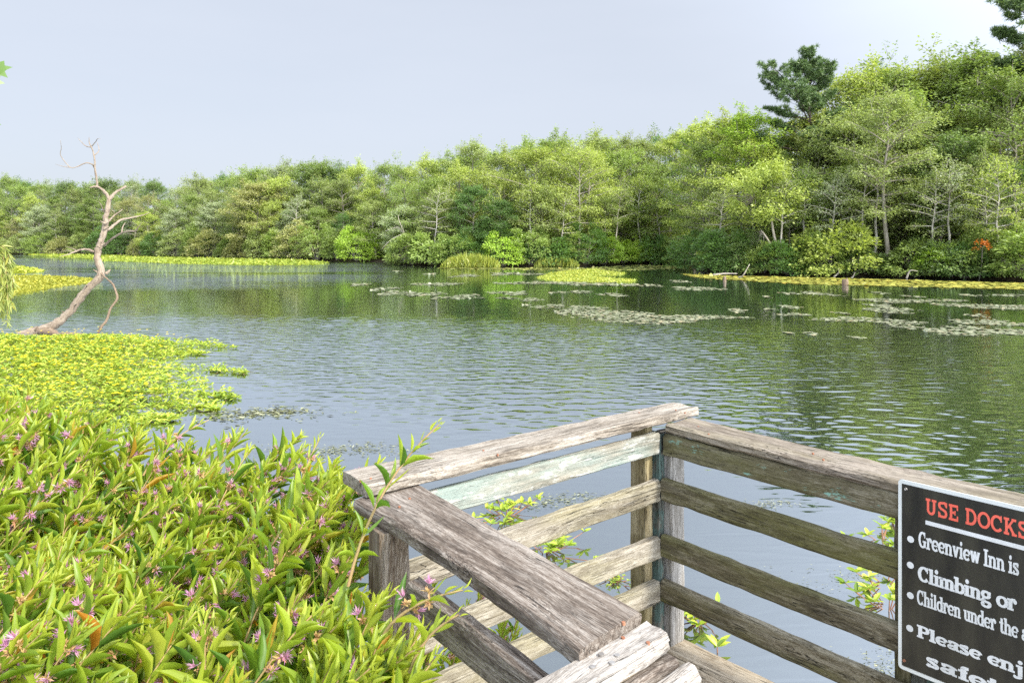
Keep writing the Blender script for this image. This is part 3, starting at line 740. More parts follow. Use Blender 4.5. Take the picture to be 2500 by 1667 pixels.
_off = [0]
def letter_line(name, text, x0, x1, y0, cap, slope, m, V=.22, Hh=.13, gap=.03, stop=None):
    """text from x0 to x1 (sign metres) on the baseline y0, squeezed to fit"""
    total = sum(glyph(c, V, Hh)[1] + gap for c in text) - gap
    sx = (x1 - x0) / total
    mb = MB(); x = 0
    def put(poly2, f):
        _off[0] = (_off[0] + 1) % 6
        n = SN_ - 0.0016 - 0.00012 * _off[0]
        p = np.asarray(poly2, float)
        pts = np.column_stack([x0 + p[:, 0] * sx, y0 + p[:, 1] * cap])
        pts[:, 0] = np.minimum(pts[:, 0], SW - 0.014)
        mb.add(sv(pts, n), f)
    for c in text:
        strokes, wd = glyph(c, V, Hh)
        for s in strokes:
            if isinstance(s, tuple) and s[0] == 'r':
                _, a, b, cc, d = s; put([(x + a, cc), (x + b, cc), (x + b, d), (x + a, d)], np.array([[0, 1, 2, 3]]))
            elif isinstance(s, tuple):
                _, cx, cy, r = s; t = np.linspace(0, 2 * np.pi, 18, endpoint=False)
                put(np.column_stack([x + cx + r * np.cos(t), cy + r * 0.95 * np.sin(t)]), np.arange(18))
            else:
                p = np.asarray(s, float); tg_ = norm(np.gradient(p, axis=0)); nn = np.column_stack([-tg_[:, 1], tg_[:, 0]])
                if len(p) == 2: th = np.full(2, V * .92 if p[1, 1] < p[0, 1] else V * .7)
                else: th = Hh + (V - Hh) * np.abs(tg_[:, 1]) ** 1.3
                L_, R_ = p + nn * th[:, None] / 2, p - nn * th[:, None] / 2
                k_ = len(p); q_ = np.concatenate([L_, R_]); q_[:, 0] += x
                i_ = np.arange(k_ - 1)
                put(q_, np.stack([i_ + k_, i_ + k_ + 1, i_ + 1, i_], 1))
        x += wd + gap
    return sp(mb.build(name, m, sign))

def sxy(px, py):
    u, H = sign_uh(px, py); return u - u0, H0 + SH - H
def line_from_px(name, text, lb, rx, cap_px, m, full=None, **kw):
    """lb: pixel of the lower left of the first letter, rx: pixel column where the shown text ends"""
    xa, ya = sxy(*lb); xb, _ = sxy(rx, lb[1])
    cap = sxy(lb[0], lb[1] - cap_px)[1] - ya
    return letter_line(name, text, xa, xb, ya, cap, 0, m, **kw)
line_from_px("heading", "USE DOCKS", (2260, 1253), 2514, 38.5, M['signred'], V=.20, Hh=.155, gap=.05)
line_from_px("rule_text", "Greenview Inn is", (2244, 1334), 2489, 39, M['signwhite'], V=.27, Hh=.12, gap=.0)
line_from_px("rule_text", "Climbing or", (2243, 1416), 2482, 37, M['signwhite'], V=.30, Hh=.14, gap=.0)
line_from_px("rule_text", "Children under the a", (2240, 1473), 2512, 36, M['signwhite'], V=.28, Hh=.12, gap=.0)
line_from_px("rule_text", "Please enj", (2240, 1553), 2497, 30.5, M['signwhite'], V=.30, Hh=.16, gap=.02)
line_from_px("rule_text", "safet", (2262, 1623), 2440, 33, M['signwhite'], V=.30, Hh=.16, gap=.04)
mb = MB()
xa, ya = sxy(2260, 1279); xb, yb = sxy(2260, 1269)
mb.add(sv([(xa, ya), (0.41, ya), (0.41, yb), (xa, yb)], SN_ - 0.0016), [np.array([[0, 1, 2, 3]])])
sp(mb.build("underline", M['signwhite'], sign))
for px, py in ((2223.5, 1315.5), (2223, 1378.5), (2223, 1452.5), (2221.5, 1532.5)):
    cx, cy = sxy(px, py); mb = MB(); t = np.linspace(0, 2 * np.pi, 20, endpoint=False)
    mb.add(sv(np.column_stack([cx + 0.0104 * np.cos(t), cy + 0.0104 * np.sin(t)]), SN_ - 0.0016), [np.arange(20)])
    sp(mb.build("bullet", M['signwhite'], sign))
for px, py, mm in ((2212, 1193, M['steel']), (2208, 1611, M['rust'])):
    cx, cy = sxy(px, py); mb = MB(); t = np.linspace(0, 2 * np.pi, 14, endpoint=False)
    ring_ = np.column_stack([np.cos(t), np.sin(t)])
    v = np.concatenate([sv(np.array([cx, cy]) + ring_ * 0.0048, SN_ - 0.0013), sv(np.array([cx, cy]) + ring_ * 0.0036, SN_ - 0.004), sv(np.array([cx, cy]) + ring_ * 0.002, SN_ - 0.0025)])
    k_ = np.arange(14)
    mb.add(v, [np.stack([k_, (k_ + 1) % 14, (k_ + 1) % 14 + 14, k_ + 14], 1), np.stack([k_ + 14, (k_ + 1) % 14 + 14, (k_ + 1) % 14 + 28, k_ + 28], 1), 28 + k_])
    sp(mb.build("screw", mm, sign))

# ------------------------------------------------------------------ trees of the far bank
def gen_tree(seed, h, wd, base, nl=22, k=24, spray=0.62, leaf=0.21, lean=(0, 0), droop=0.25, fork=False, top=0.5, flat=0.20, elev=(8, 62), twigs=7):
    rng = np.random.default_rng(seed)
    tb, cb = MB(), MB()
    n = 9; f = np.linspace(0, 1, n)
    off = np.cumsum(rng.standard_normal((n, 2)) * 0.012 * h, axis=0); off -= off[0]
    tp = np.column_stack([off[:, 0] + lean[0] * f * h, off[:, 1] + lean[1] * f * h, f * h * 0.96])
    tr = 0.0135 * h * (1 - 0.93 * f) + 0.012
    tr[0] *= 1.5
    tube(tb, tp, tr, 7)
    def at(ff): return np.array([np.interp(ff, f, tp[:, a]) for a in range(3)])
    pos, dr, up, sz = [], [], [], []
    def put_spray(c, d, r, kk):
        a = rng.uniform(0, 2 * np.pi, kk); rr = r * np.sqrt(rng.uniform(0.02, 1, kk))
        o = np.column_stack([rr * np.cos(a), rr * np.sin(a), -droop * rr ** 2 / max(r, .1) + rng.standard_normal(kk) * flat])
        o[:, 2] += (o[:, :2] @ d[:2]) * (d[2] * 0.6) + o[:, :2] @ rng.normal(0, .30, 2)
        pos.append(c + o)
        q = np.column_stack([np.cos(a), np.sin(a), -0.35 + 0.4 * rng.standard_normal(kk)]) + 0.7 * d
        dr.append(q)
        u = np.column_stack([rng.standard_normal((kk, 2)) * 0.42, np.ones(kk)]); up.append(u)
        sz.append(leaf * rng.uniform(0.65, 1.25, kk))
    az0 = rng.uniform(0, 6.28)
    for i in range(nl):
        ff = base + (0.985 - base) * ((i + 0.5) / nl) ** 0.92
        s = at(ff)
        x = (ff - base) / (1 - base)
        prof = (0.55 + 0.45 * min(1, x / 0.3)) * (1 - max(0, (x - top) / (1 - top)) ** 1.7 * 0.86)
        L = wd / 2 * prof * rng.uniform(0.72, 1.12)
        az = az0 + i * 2.39996 + rng.uniform(-.3, .3)
        el = R(elev[0] + (elev[1] - elev[0]) * x ** 1.2 + rng.uniform(-8, 14))
        m_ = 6; t = np.linspace(0, 1, m_)
        ea = el * (1 - 0.6 * t) - 0.06
        stp = L / (m_ - 1)
        bend = np.cumsum(rng.standard_normal(m_) * 0.16)
        dd = np.column_stack([np.cos(az + bend) * np.cos(ea), np.sin(az + bend) * np.cos(ea), np.sin(ea)])
        lp = s + np.vstack([np.zeros(3), np.cumsum(dd[:-1] * stp, axis=0)])
        tube(tb, lp, np.interp(ff, f, tr) * 0.56 * (1 - 0.85 * t) + 0.016, 5, cap=False)
        for j in range(twigs):
            tt = 0.28 + 0.72 * (j + rng.uniform(0, 1)) / twigs
            c = np.array([np.interp(tt, t, lp[:, a]) for a in range(3)])
            sgn = 1 if j % 2 else -1
            a2 = az + sgn * R(rng.uniform(25, 75))
            L2 = L * 0.34 * (1.15 - 0.6 * tt) + 0.35
            d2 = np.array([math.cos(a2), math.sin(a2), rng.uniform(-0.08, 0.38)]); d2 /= np.linalg.norm(d2)
            e = c + d2 * L2
            tube(tb, np.array([c, c + d2 * L2 * .5 + [0, 0, .03], e]), [0.024, 0.018, 0.009], 3, cap=False)
            for q_ in (0.55, 1.0):
                put_spray(c + d2 * L2 * q_ + rng.standard_normal(3) * 0.05, d2, spray * rng.uniform(.6, 1.1), int(k * 1.5 * rng.uniform(.6, 1.2)))
        put_spray(lp[-1], dd[-1], spray, k)
    # the leader and other thin upright shoots that feather the outline
    for q_ in range(11):
        c = pos[rng.integers(len(pos) * 2 // 3, len(pos))][0] if q_ else tp[-1]
        L2 = h * rng.uniform(.05, .11); d2 = norm(np.array([rng.normal(0, .35), rng.normal(0, .35), 1.0])); e = c + d2 * L2
        tube(tb, np.array([c, (c + e) / 2, e]), [.02, .014, .006], 3, cap=False)
        for tt in (.35, .6, .82, 1.0): put_spray(c + d2 * L2 * tt, d2, spray * (.62 - .4 * tt), int(k * (.5 - .25 * tt)) + 3)
    for q_ in range(4):
        put_spray(tp[-1] + np.array([0, 0, -0.35 * q_ + .2]) + rng.standard_normal(3) * .12, np.array([0, 0, 1.0]), spray * (0.35 + .12 * q_), k // 2)
    scatter(cb, LEAF_LO, np.concatenate(pos), np.concatenate(dr), np.concatenate(up), np.concatenate(sz), np.concatenate(sz) * 0.58)
    return tb, cb

def gen_shrub(seed, h, wd, n=170, k=36, leaf=0.165, spray=0.42, twiggy=0.0):
    rng = np.random.default_rng(seed); tb, cb = MB(), MB()
    pos, dr, up, sz = [], [], [], []
    for i in range(n):
        a = rng.uniform(0, 6.283); z = rng.uniform(0.08, 1) ** 0.8
        rr = wd / 2 * math.sqrt(max(0.02, 1 - (z * 0.92) ** 2.2)) * (rng.uniform(0.45, 1) ** 0.4) * (1 + .16 * math.sin(3 * a + seed) + .1 * math.sin(5 * a + 2 * seed))
        c = np.array([rr * math.cos(a), rr * math.sin(a), h * z * (0.9 + .14 * math.sin(2 * a + seed * 1.7))])
        if i < 14:
            mid = c * np.array([0.35, 0.35, 0.6]) + rng.standard_normal(3) * .08
            tube(tb, np.array([[c[0] * .08, c[1] * .08, 0], mid, c]), [0.035, 0.024, 0.008], 4, cap=False)
        kk = int(k * rng.uniform(.6, 1.2)); r = spray * rng.uniform(.6, 1.15)
        b = rng.uniform(0, 6.283, kk); q = r * np.sqrt(rng.uniform(0, 1, kk))
        o = np.column_stack([q * np.cos(b), q * np.sin(b), -0.35 * q ** 2 / r + rng.standard_normal(kk) * .09])
        d = norm(c - np.array([0, 0, h * 0.3]))
        pos.append(c + o); dr.append(np.column_stack([np.cos(b), np.sin(b), rng.standard_normal(kk) * .5 - .1]) + d)
        up.append(np.column_stack([rng.standard_normal((kk, 2)) * .5 + d[:2] * .5, np.ones(kk)])); sz.append(leaf * rng.uniform(.65, 1.25, kk))
    scatter(cb, LEAF_LO, np.concatenate(pos), np.concatenate(dr), np.concatenate(up), np.concatenate(sz), np.concatenate(sz) * .62)
    return tb, cb

def gen_pine(seed, h, wd, base, nl=20, lean=(0, 0), side=0.0):
    rng = np.random.default_rng(seed); tb, cb = MB(), MB()
    n = 8; f = np.linspace(0, 1, n)
    off = np.cumsum(rng.standard_normal((n, 2)) * 0.012 * h, axis=0)
    tp = np.column_stack([off[:, 0] + lean[0] * f * h, off[:, 1] + lean[1] * f * h, f * h * 0.97]); tr = 0.017 * h * (1 - .85 * f) + .02
    tube(tb, tp, tr, 8)
    pos, dr, up, sz = [], [], [], []
    def tuft(c, r):
        for _ in range(max(2, int(8 * r / .5))):
            o = rng.standard_normal(3) * r * np.array([.5, .5, .22]); cc = c + o; kk = 26
            d = norm(rng.standard_normal((kk, 3)) + np.array([0, 0, .55]))
            pos.append(cc + d * 0.03); dr.append(d); up.append(rng.standard_normal((kk, 3))); sz.append(rng.uniform(.22, .38, kk))
    for i in range(nl):
        x = (i + .5) / nl; ff = base + (1 - base) * x
        s = np.array([np.interp(ff, f, tp[:, a]) for a in range(3)])
        az = i * 2.39996 + rng.uniform(-.4, .4)
        L = wd / 2 * (0.6 + .4 * math.sin(3.0 * min(x + .12, 1))) * rng.uniform(.65, 1.15) * (1 + side * math.cos(az - math.pi))
        L *= 1 - 0.45 * max(0, x - .6) / .4
        el = R(-4 + 42 * x + rng.uniform(-8, 12)); m_ = 6; t = np.linspace(0, 1, m_)
        ea = el + 0.35 * t; bend = np.cumsum(rng.standard_normal(m_) * .14)
        dd = np.column_stack([np.cos(az + bend) * np.cos(ea), np.sin(az + bend) * np.cos(ea), np.sin(ea)])
        lp = s + np.vstack([np.zeros(3), np.cumsum(dd[:-1] * L / (m_ - 1), axis=0)])
        tube(tb, lp, np.interp(ff, f, tr) * .42 * (1 - .8 * t) + .018, 5, cap=False)
        for j in range(13):
            tt = .30 + .70 * (j + rng.uniform(0, 1)) / 13; c = np.array([np.interp(tt, t, lp[:, a]) for a in range(3)])
            a2 = az + (1 if j % 2 else -1) * R(rng.uniform(20, 70)); L2 = L * .26 * (1.2 - .5 * tt) + .25
            e = c + np.array([math.cos(a2), math.sin(a2), .25]) * L2
            tube(tb, np.array([c, (c + e) / 2, e]), [.025, .018, .01], 3, cap=False)
            tuft(e, .34); 
            if j % 2: tuft((c + e) / 2, .26)
        tuft(lp[-1], .45)
    for q_ in range(3): tuft(tp[-1] + [0, 0, -.3 * q_], .5)
    s_ = np.concatenate(sz)
    scatter(cb, NEEDLE, np.concatenate(pos), np.concatenate(dr), np.concatenate(up), s_, 0.06 + 0 * s_)
    return tb, cb

def proto(name, gen, leafm, barkm=None):
    tb, cb = gen
    return (tb.mesh(name + "_trunk", barkm or M['bark'], True) if tb.n else None, cb.mesh(name + "_crown", leafm))
TP = [
    proto("tree", gen_tree(1, 13, 8.6, .16, 30, 24, elev=(-6, 62)), M['treeleaf']),
    proto("tree", gen_tree(2, 14, 7.6, .20, 30, 22, spray=.6, elev=(-4, 64)), M['treeleaf']),
    proto("tree", gen_tree(3, 12, 9.4, .12, 30, 25, spray=.7, droop=.4, elev=(-12, 58)), M['treeleaf']),
    proto("tree", gen_tree(4, 13, 7.0, .10, 32, 20, spray=.52, flat=.14, elev=(2, 70)), M['treeleaf']),
    proto("tree", gen_tree(5, 10, 7.2, .14, 24, 25, lean=(.10, -.16), spray=.66, elev=(-8, 60)), M['treeleaf']),
    proto("tree", gen_tree(6, 14, 6.2, .30, 24, 13, spray=.55, leaf=.22, elev=(8, 66)), M['treeleaf']),
    proto("tree", gen_tree(7, 13, 9.0, .34, 20, 19, spray=.66, droop=.5), M['treeleaf']),
    proto("tree", gen_tree(8, 9, 6.6, .06, 28, 26, spray=.6, flat=.15, elev=(-6, 60)), M['treeleaf']),
]
TP.append(proto("tree", gen_tree(33, 14, 8.2, .34, 26, 22, spray=.62, elev=(-2, 64)), M['treeleaf']))
SP = [
    proto("shrub", gen_shrub(11, 2.4, 3.6), M['treeleaf']),
    proto("shrub", gen_shrub(12, 3.4, 4.2, 180), M['treeleaf']),
    proto("shrub", gen_shrub(13, 1.7, 3.2, 110), M['treeleaf']),
    proto("shrub", gen_shrub(14, 4.4, 4.4, 210, spray=.5), M['treeleaf']),
]
PP = [proto("pine_tree", gen_pine(21, 19, 9.2, .50, 30, side=.25), M['needle'], M['barkdark']),
      proto("pine_tree", gen_pine(22, 20, 8.0, .55, 20), M['needle'], M['barkdark'])]

COL = {'olive green': (0.321, 0.376, 0.144), 'yellow green': (0.404, 0.467, 0.126), 'mid green': (0.268, 0.348, 0.101), 'blue green': (0.191, 0.268, 0.092),
       'dark green': (0.130, 0.225, 0.065), 'bright lime': (0.358, 0.497, 0.078), 'pale grey green': (0.374, 0.421, 0.270), 'bronze tinged': (0.386, 0.384, 0.168)}
def place(meshes, name, x, y, z, s, rz, colour, label, cat, group, sxy=1.0):
    r = empty(name, (x, y, z)); r.scale = (s * sxy, s * sxy, s); r.rotation_euler = (0, 0, rz)
    tag(r, label, cat, group)
    for me, nm in zip(meshes, ("trunk", "crown")):
        if me is None: continue
        o = bpy.data.objects.new(nm, me); col.objects.link(o); o.parent = r
        c = colour if nm == "crown" else (1, 1, 1)
        o.color = (*c, 1)
    return r
ORD = "first second third fourth fifth sixth seventh eighth ninth tenth eleventh twelfth thirteenth fourteenth fifteenth sixteenth seventeenth eighteenth nineteenth twentieth twenty-first twenty-second twenty-third twenty-fourth twenty-fifth twenty-sixth twenty-seventh twenty-eighth twenty-ninth thirtieth".split()

# skyline of the photo: column -> row of the tree tops
SKX = [-200, 0, 120, 300, 430, 560, 690, 800, 900, 1060, 1160, 1240, 1330, 1420, 1520, 1640, 1700, 1780, 1850, 1980, 2080, 2200, 2330, 2500, 2800]
SKY = [425, 432, 438, 432, 436, 418, 384, 402, 398, 382, 345, 352, 318, 322, 330, 318, 295, 275, 285, 285, 190, 130, 150, 105, 90]
def shore_at(px, d):
    """point d metres inland from the waterline seen in photo column px"""
    k = (px - 1250) / F
    s = SDS[:, 0] - k * SDS[:, 1]
    idx = np.where(np.sign(s[:-1]) != np.sign(s[1:]))[0]
    if len(idx) == 0: idx = [int(np.argmin(np.abs(s)))]
    i_ = min(idx, key=lambda q: SDS[q, 1])
    p = SDS[i_] + np.array([k, 1.0]) / math.hypot(k, 1) * d
    return p
FOREST = []
rng = np.random.default_rng(77)
FL = {}
def row_of(section, x0, x1, step, d, hf, protos, cols, rowname, jd=1.5):
    px = x0 + rng.uniform(0, step * .5); lst = []
    while px < x1:
        p = shore_at(px, d + rng.uniform(-jd, jd)); q = (px - 1250) / F
        topy = np.interp(px, SKX, SKY)
        hgt = (HOR - topy) / F * p[1] + ZC - 0.4
        lst.append([px, p, hgt * rng.uniform(*hf), rng.choice(len(protos)), cols[rng.choice(len(cols))]])
        px += step * rng.uniform(.75, 1.25)
    if section == 'right wood' and rowname == 'front row': lst = [q_ for q_ in lst if not 2120 < q_[0] < 2260]
    for n_, (px_, p, hgt, pi_, cname) in enumerate(lst):
        me = TP[protos[pi_]]
        h0 = max(v.co.z for v in me[1].vertices) if False else PH[protos[pi_]]
        s = hgt / h0
        place(me, "tree", p[0], p[1], 0.35, s, rng.uniform(0, 6.28), np.array(COL[cname]) * rng.uniform(.85, 1.15),
              f"{cname} tree, {ORD[min(n_, 29)]} from left in {rowname} of the {section}", "tree", f"trees of the {section}", rng.uniform(.88, 1.12))
PH = []
for me in TP:
    a = np.zeros(len(me[1].vertices) * 3); me[1].vertices.foreach_get("co", a); PH.append(np.percentile(a[2::3], 99.7))
gl_, gm, gr_ = 'far left wood', 'middle wood', 'right wood'
C1 = ['olive green', 'yellow green', 'mid green', 'olive green', 'pale grey green', 'mid green']
row_of(gl_, -140, 880, 60, 22, (.92, 1.0), [0, 2, 3, 1], ['mid green', 'olive green', 'dark green'], "rear row")
row_of(gm, 880, 1700, 76, 21, (.9, 1.0), [0, 2, 3, 1], ['mid green', 'dark green', 'olive green'], "rear row")
row_of(gr_, 1690, 2640, 90, 21, (.92, 1.0), [0, 2, 3, 1], ['mid green', 'dark green', 'olive green'], "rear row")
row_of(gl_, -120, 860, 52, 13, (.95, 1.05), [0, 1, 2, 5], ['olive green', 'mid green', 'blue green', 'pale grey green'], "back row")
row_of(gl_, -60, 860, 52, 6.5, (.74, .90), [0, 2, 3, 6], C1 + ['bronze tinged'], "middle row")
row_of(gl_, -30, 850, 55, 2.6, (.45, .66), [4, 7, 2], C1 + ['bronze tinged', 'dark green'], "front row")
row_of(gm, 880, 1660, 62, 13, (.95, 1.06), [0, 1, 5, 3], ['olive green', 'yellow green', 'mid green', 'olive green'], "back row")
row_of(gm, 890, 1660, 66, 7, (.76, .92), [0, 2, 1, 6], ['yellow green', 'olive green', 'yellow green', 'mid green'], "middle row")
row_of(gm, 900, 1640, 74, 3.0, (.44, .70), [6, 7, 6, 4], ['mid green', 'dark green', 'olive green', 'mid green'], "front row")
row_of(gr_, 1700, 2620, 74, 13, (.96, 1.05), [1, 5, 3, 0], ['olive green', 'mid green', 'yellow green'], "back row")
row_of(gr_, 1690, 2600, 84, 7.5, (.74, .92), [0, 2, 6, 1], ['olive green', 'blue green', 'mid green', 'olive green', 'yellow green'], "middle row")
row_of(gr_, 1690, 2600, 96, 3.2, (.46, .72), [6, 6, 4, 6], ['dark green', 'blue green', 'mid green', 'olive green'], "front row")
def single(me, name, px, d, topy, cname, label, cat, group=None, h0=None, sxy=1.0, rz=0.0, mul=1.0):
    p = shore_at(px, d); hgt = (HOR - topy) / F * p[1] + ZC - .4
    a = np.zeros(len(me[1].vertices) * 3); me[1].vertices.foreach_get("co", a)
    return place(me, name, p[0], p[1], .35, hgt / np.percentile(a[2::3], 99.8), rz, np.array(COL[cname] if isinstance(cname, str) else cname) * mul, label, cat, group, sxy)
single(PP[0], "pine_tree", 2010, 10, 122, (0.115, 0.18, 0.07), "dark spreading pine standing above the leafy trees of the right wood", "pine tree", rz=0.1, sxy=.92)
single(PP[1], "pine_tree", 2568, 12, -60, (0.115, 0.175, 0.07), "tall dark pine cut off by the upper right corner of the photo", "pine tree", rz=1.0)
single(TP[3], "tree", 1835, 9, 262, 'bright lime', "bright lime green maple with a rounded crown beside the dark pine", "tree", rz=2.0, sxy=1.1, mul=.9)
single(TP[8], "tree", 2196, 0.8, 205, 'olive green', "tall olive tree with a bare pale trunk rising straight from the water edge", "tree", rz=1.1)
single(TP[6], "tree", 1428, 2.0, 345, 'yellow green', "yellow green tree with a straight bare grey trunk above the shrubs of the middle bank", "tree", rz=2.6)
single(TP[7], "tree", 640, 2.0, 440, 'bronze tinged', "bronze tinged tree leaning low over the far left waterline", "tree", rz=.6, sxy=1.2)
single(TP[4], "tree", 965, -1.2, 498, 'pale grey green', "pale silvery tree leaning out over the water at the middle point", "tree", rz=1.2, sxy=1.1, mul=1.3)
single(TP[5], "tree", 2225, 10, 98, 'mid green', "thin mid green tree poking above the right wood skyline", "tree", rz=.2, sxy=.8)

def shrub_row(section, x0, x1, step, d, hh, cols, label_tail):
    px = x0; n_ = 0
    while px < x1:
        p = shore_at(px, d + rng.uniform(-.5, .6)); ht = rng.uniform(*hh); i_ = int(np.argmin(np.abs(np.array([2.4, 3.4, 1.7, 4.4]) - ht - rng.normal(0, .5)))); cname = cols[rng.choice(len(cols))]
        place(SP[i_], "shrub", p[0], p[1], .05, ht / (2.4, 3.4, 1.7, 4.4)[i_], rng.uniform(0, 6.28), np.array(COL[cname]) * rng.uniform(.85, 1.15),
              f"{cname} waterline bush, {ORD[min(n_, 29)]} from left below the {section}", "bush", f"bushes along the {section}", rng.uniform(.9, 1.25))
        n_ += 1; px += step * rng.uniform(.75, 1.25)
        if 2140 < px < 2245: px = 2250
        if 895 < px < 1015: px = 1020
shrub_row(gl_, -20, 860, 44, .6, (2.6, 4.8), ['mid green', 'dark green', 'olive green', 'mid green', 'bronze tinged'], '')
shrub_row(gm, 880, 1680, 44, .5, (2.0, 4.2), ['mid green', 'dark green', 'bright lime', 'dark green', 'olive green', 'mid green'], '')
shrub_row(gr_, 1715, 2580, 58, .6, (1.8, 3.6), ['dark green', 'mid green', 'blue green', 'dark green', 'yellow green', 'mid green'], '')
for px, topy, cn, lab in ((1745, 590, 'yellow green', "rounded yellow green bush at the tip of the right bank"), (2310, 598, 'bright lime', "large bright green bush hanging over the water right of the bare trunk"),
                          (1595, 600, 'bright lime', "small bright green bush in the dark cove"), (2080, 640, 'bright lime', "low lime green bush left of the bare trunk")):
    single(SP[1], "shrub", px, -.2, topy, cn, lab, "bush", rz=px * .01, sxy=1.1, mul=1.05)
SL = [proto("tree", gen_tree(41, 11, 5.0, .46, 17, 9, spray=.55, elev=(14, 60), twigs=5), M['treeleaf'], M['barkpale']),
      proto("tree", gen_tree(42, 10, 5.6, .40, 18, 9, lean=(.06, -.05), spray=.5, elev=(6, 55), twigs=5), M['treeleaf'], M['barkpale']),
      proto("tree", gen_tree(43, 9, 4.6, .50, 14, 8, lean=(-.08, -.04), spray=.5, elev=(18, 62), twigs=5), M['treeleaf'], M['barkpale'])]
for n_, (px, d, topy, cn) in enumerate(((140, 1.5, 505, 'olive green'), (330, 1.8, 500, 'pale grey green'), (560, 1.6, 480, 'olive green'), (735, 1.5, 470, 'pale grey green'), (1075, 1.4, 440, 'olive green'), (1190, 1.5, 452, 'yellow green'),
        (1313, .8, 430, 'yellow green'), (1376, .6, 445, 'yellow green'), (1500, 1.2, 430, 'olive green'), (1565, .9, 420, 'yellow green'), (1760, 1.2, 440, 'olive green'), (1925, .4, 400, 'olive green'),
        (1985, 1.4, 395, 'mid green'), (2045, 1.2, 410, 'pale grey green'), (2110, 1.5, 350, 'olive green'), (2165, 1.2, 330, 'olive green'), (2305, .6, 400, 'olive green'), (2350, 1.3, 370, 'pale grey green'), (2410, .7, 430, 'olive green'), (2468, .9, 380, 'yellow green'))):
    single(SL[n_ % 3], "tree", px, d, topy, cn, f"slender bare trunked {cn} tree, {ORD[n_]} slender one from the left", "tree", "slender pale trunked trees along the bank", rz=n_ * 1.9)
# one small orange sapling
p = shore_at(2436, -.5); sap = tag(empty("sapling", (p[0], p[1], 0)), "small orange leaved sapling among the dark bushes of the right bank", "sapling"); bpy.context.view_layer.update()
_, cb = gen_shrub(19, .55, .8, 12, 14, .13, .16); o = cb.build("crown", M['treeleaf'], sap); o.location = (0, 0, 1.75); o.color = (0.62, 0.19, 0.03, 1)
mb = MB(); tube(mb, np.array([[0, .3, 0], [.05, .1, 1.0], [0, 0, 2.0]]), [.03, .025, .01], 5); mb.build("trunk", M['bark'], sap, True)
# reeds on the middle point
def gen_reeds(seed, wx, wy, h, n):
    r_ = np.random.default_rng(seed); mb_ = MB()
    pos = np.column_stack([r_.uniform(-1, 1, n) * wx / 2, r_.uniform(-1, 1, n) * wy / 2, np.zeros(n)])
    d = np.column_stack([r_.standard_normal((n, 2)) * .28, np.ones(n)])
    hh = h * r_.uniform(.5, 1, n) * np.sqrt(np.maximum(.06, 1 - (pos[:, 0] / wx * 2) ** 2 * .96))
    pos[:, 2] = -.05
    scatter(mb_, LEAF_LO, pos + d * hh[:, None] * .35, d, r_.standard_normal((n, 3)), hh * .65, .10)
    scatter(mb_, LEAF_LO, pos, d, r_.standard_normal((n, 3)), hh, .08)
    return mb_
for s_, (px, py, wx, wy, h, lab) in enumerate(((1150, 653, 5.0, 2.6, 1.5, "wide clump of yellow green reeds on the point of the middle bank"), (1358, 651, 4.0, 1.8, 1.15, "lower clump of yellow green reeds right of the wide clump"), (620, 631, 2.0, 1, 1.0, "small tuft of lime reeds on the far left shore"))):
    o = gen_reeds(300 + s_, wx, wy, h, 900 if wx > 3 else 300).build("reed_clump", M['primfar']); p = PZ(px, py); o.location = p
    o.color = (0.30, 0.34, 0.06, 1); tag(o, lab, "reeds", "reed clumps")

# bleached sticks and fallen branches along the far waterline
def stick(name, pts, rad, label, cat="branch", m=None, group=None):
    mb_ = MB(); p, r_ = smooth_path(pts, rad, 4); tube(mb_, p, r_, 5)
    return tag(mb_.build(name, m or M['twig'], None, True), label, cat, group)
fall = empty("fallen_tree", PZ(1010, 640)); tag(fall, "bare bleached fallen branches under the pale leaning tree", "fallen tree")
def under(o, par): o.matrix_parent_inverse = par.matrix_basis.inverted(); return o
bpy.context.view_layer.update()
for pp, rr in (([(1079, 593), (1055, 590), (1035, 598), (1008, 590), (998, 600), (985, 640)], [.05, .06, .07, .08, .09, .10]), ([(1008, 588), (985, 570), (970, 555), (940, 565)], [.07, .05, .03, .02]),
               ([(1000, 600), (975, 610), (950, 635)], [.06, .04, .02]), ([(992, 580), (975, 540), (972, 525)], [.05, .03, .015]), ([(985, 570), (955, 585), (930, 610)], [.04, .03, .015])):
    mb_ = MB(); p, r_ = smooth_path([P(a, b, 73 + .2 * k_) for k_, (a, b) in enumerate(pp)], rr, 4); tube(mb_, p, r_, 5)
    under(mb_.build("branch", M['twig'], fall, True), fall)
SK = [((1803, 678), (1830, 645), "forked"), ((1925, 672), (1950, 650), "thin"), ((2035, 676), (2048, 655), "short upright"), ((2078, 677), (2088, 664), "stubby"), ((2213, 680), (2240, 662), "slanting"),
      ((1740, 671), (1800, 668), "floating"), ((2350, 678), (2370, 640), "drooping"), ((1560, 632), (1612, 642), "low dark cove"), ((870, 634), (905, 622), "far"), ((475, 624), (520, 606), "leaning far left")]
for n_, (a, b, adj) in enumerate(SK):
    Ya = PZ(a[0], a[1])[1] - .5
    p0, p1 = P(*a, Ya), P(*b, Ya - .3 + rng.uniform(-.4, .4)); mid = (p0 + p1) / 2 + rng.standard_normal(3) * .15
    stick("driftwood_branch", [p0, mid, p1], [.06, .045, .02], f"{adj} bleached branch at the waterline, {ORD[n_]} of the loose branches listed around the pond" if False else f"{adj} bleached branch sticking out at the waterline of the far bank", group="bleached branches at the waterline")
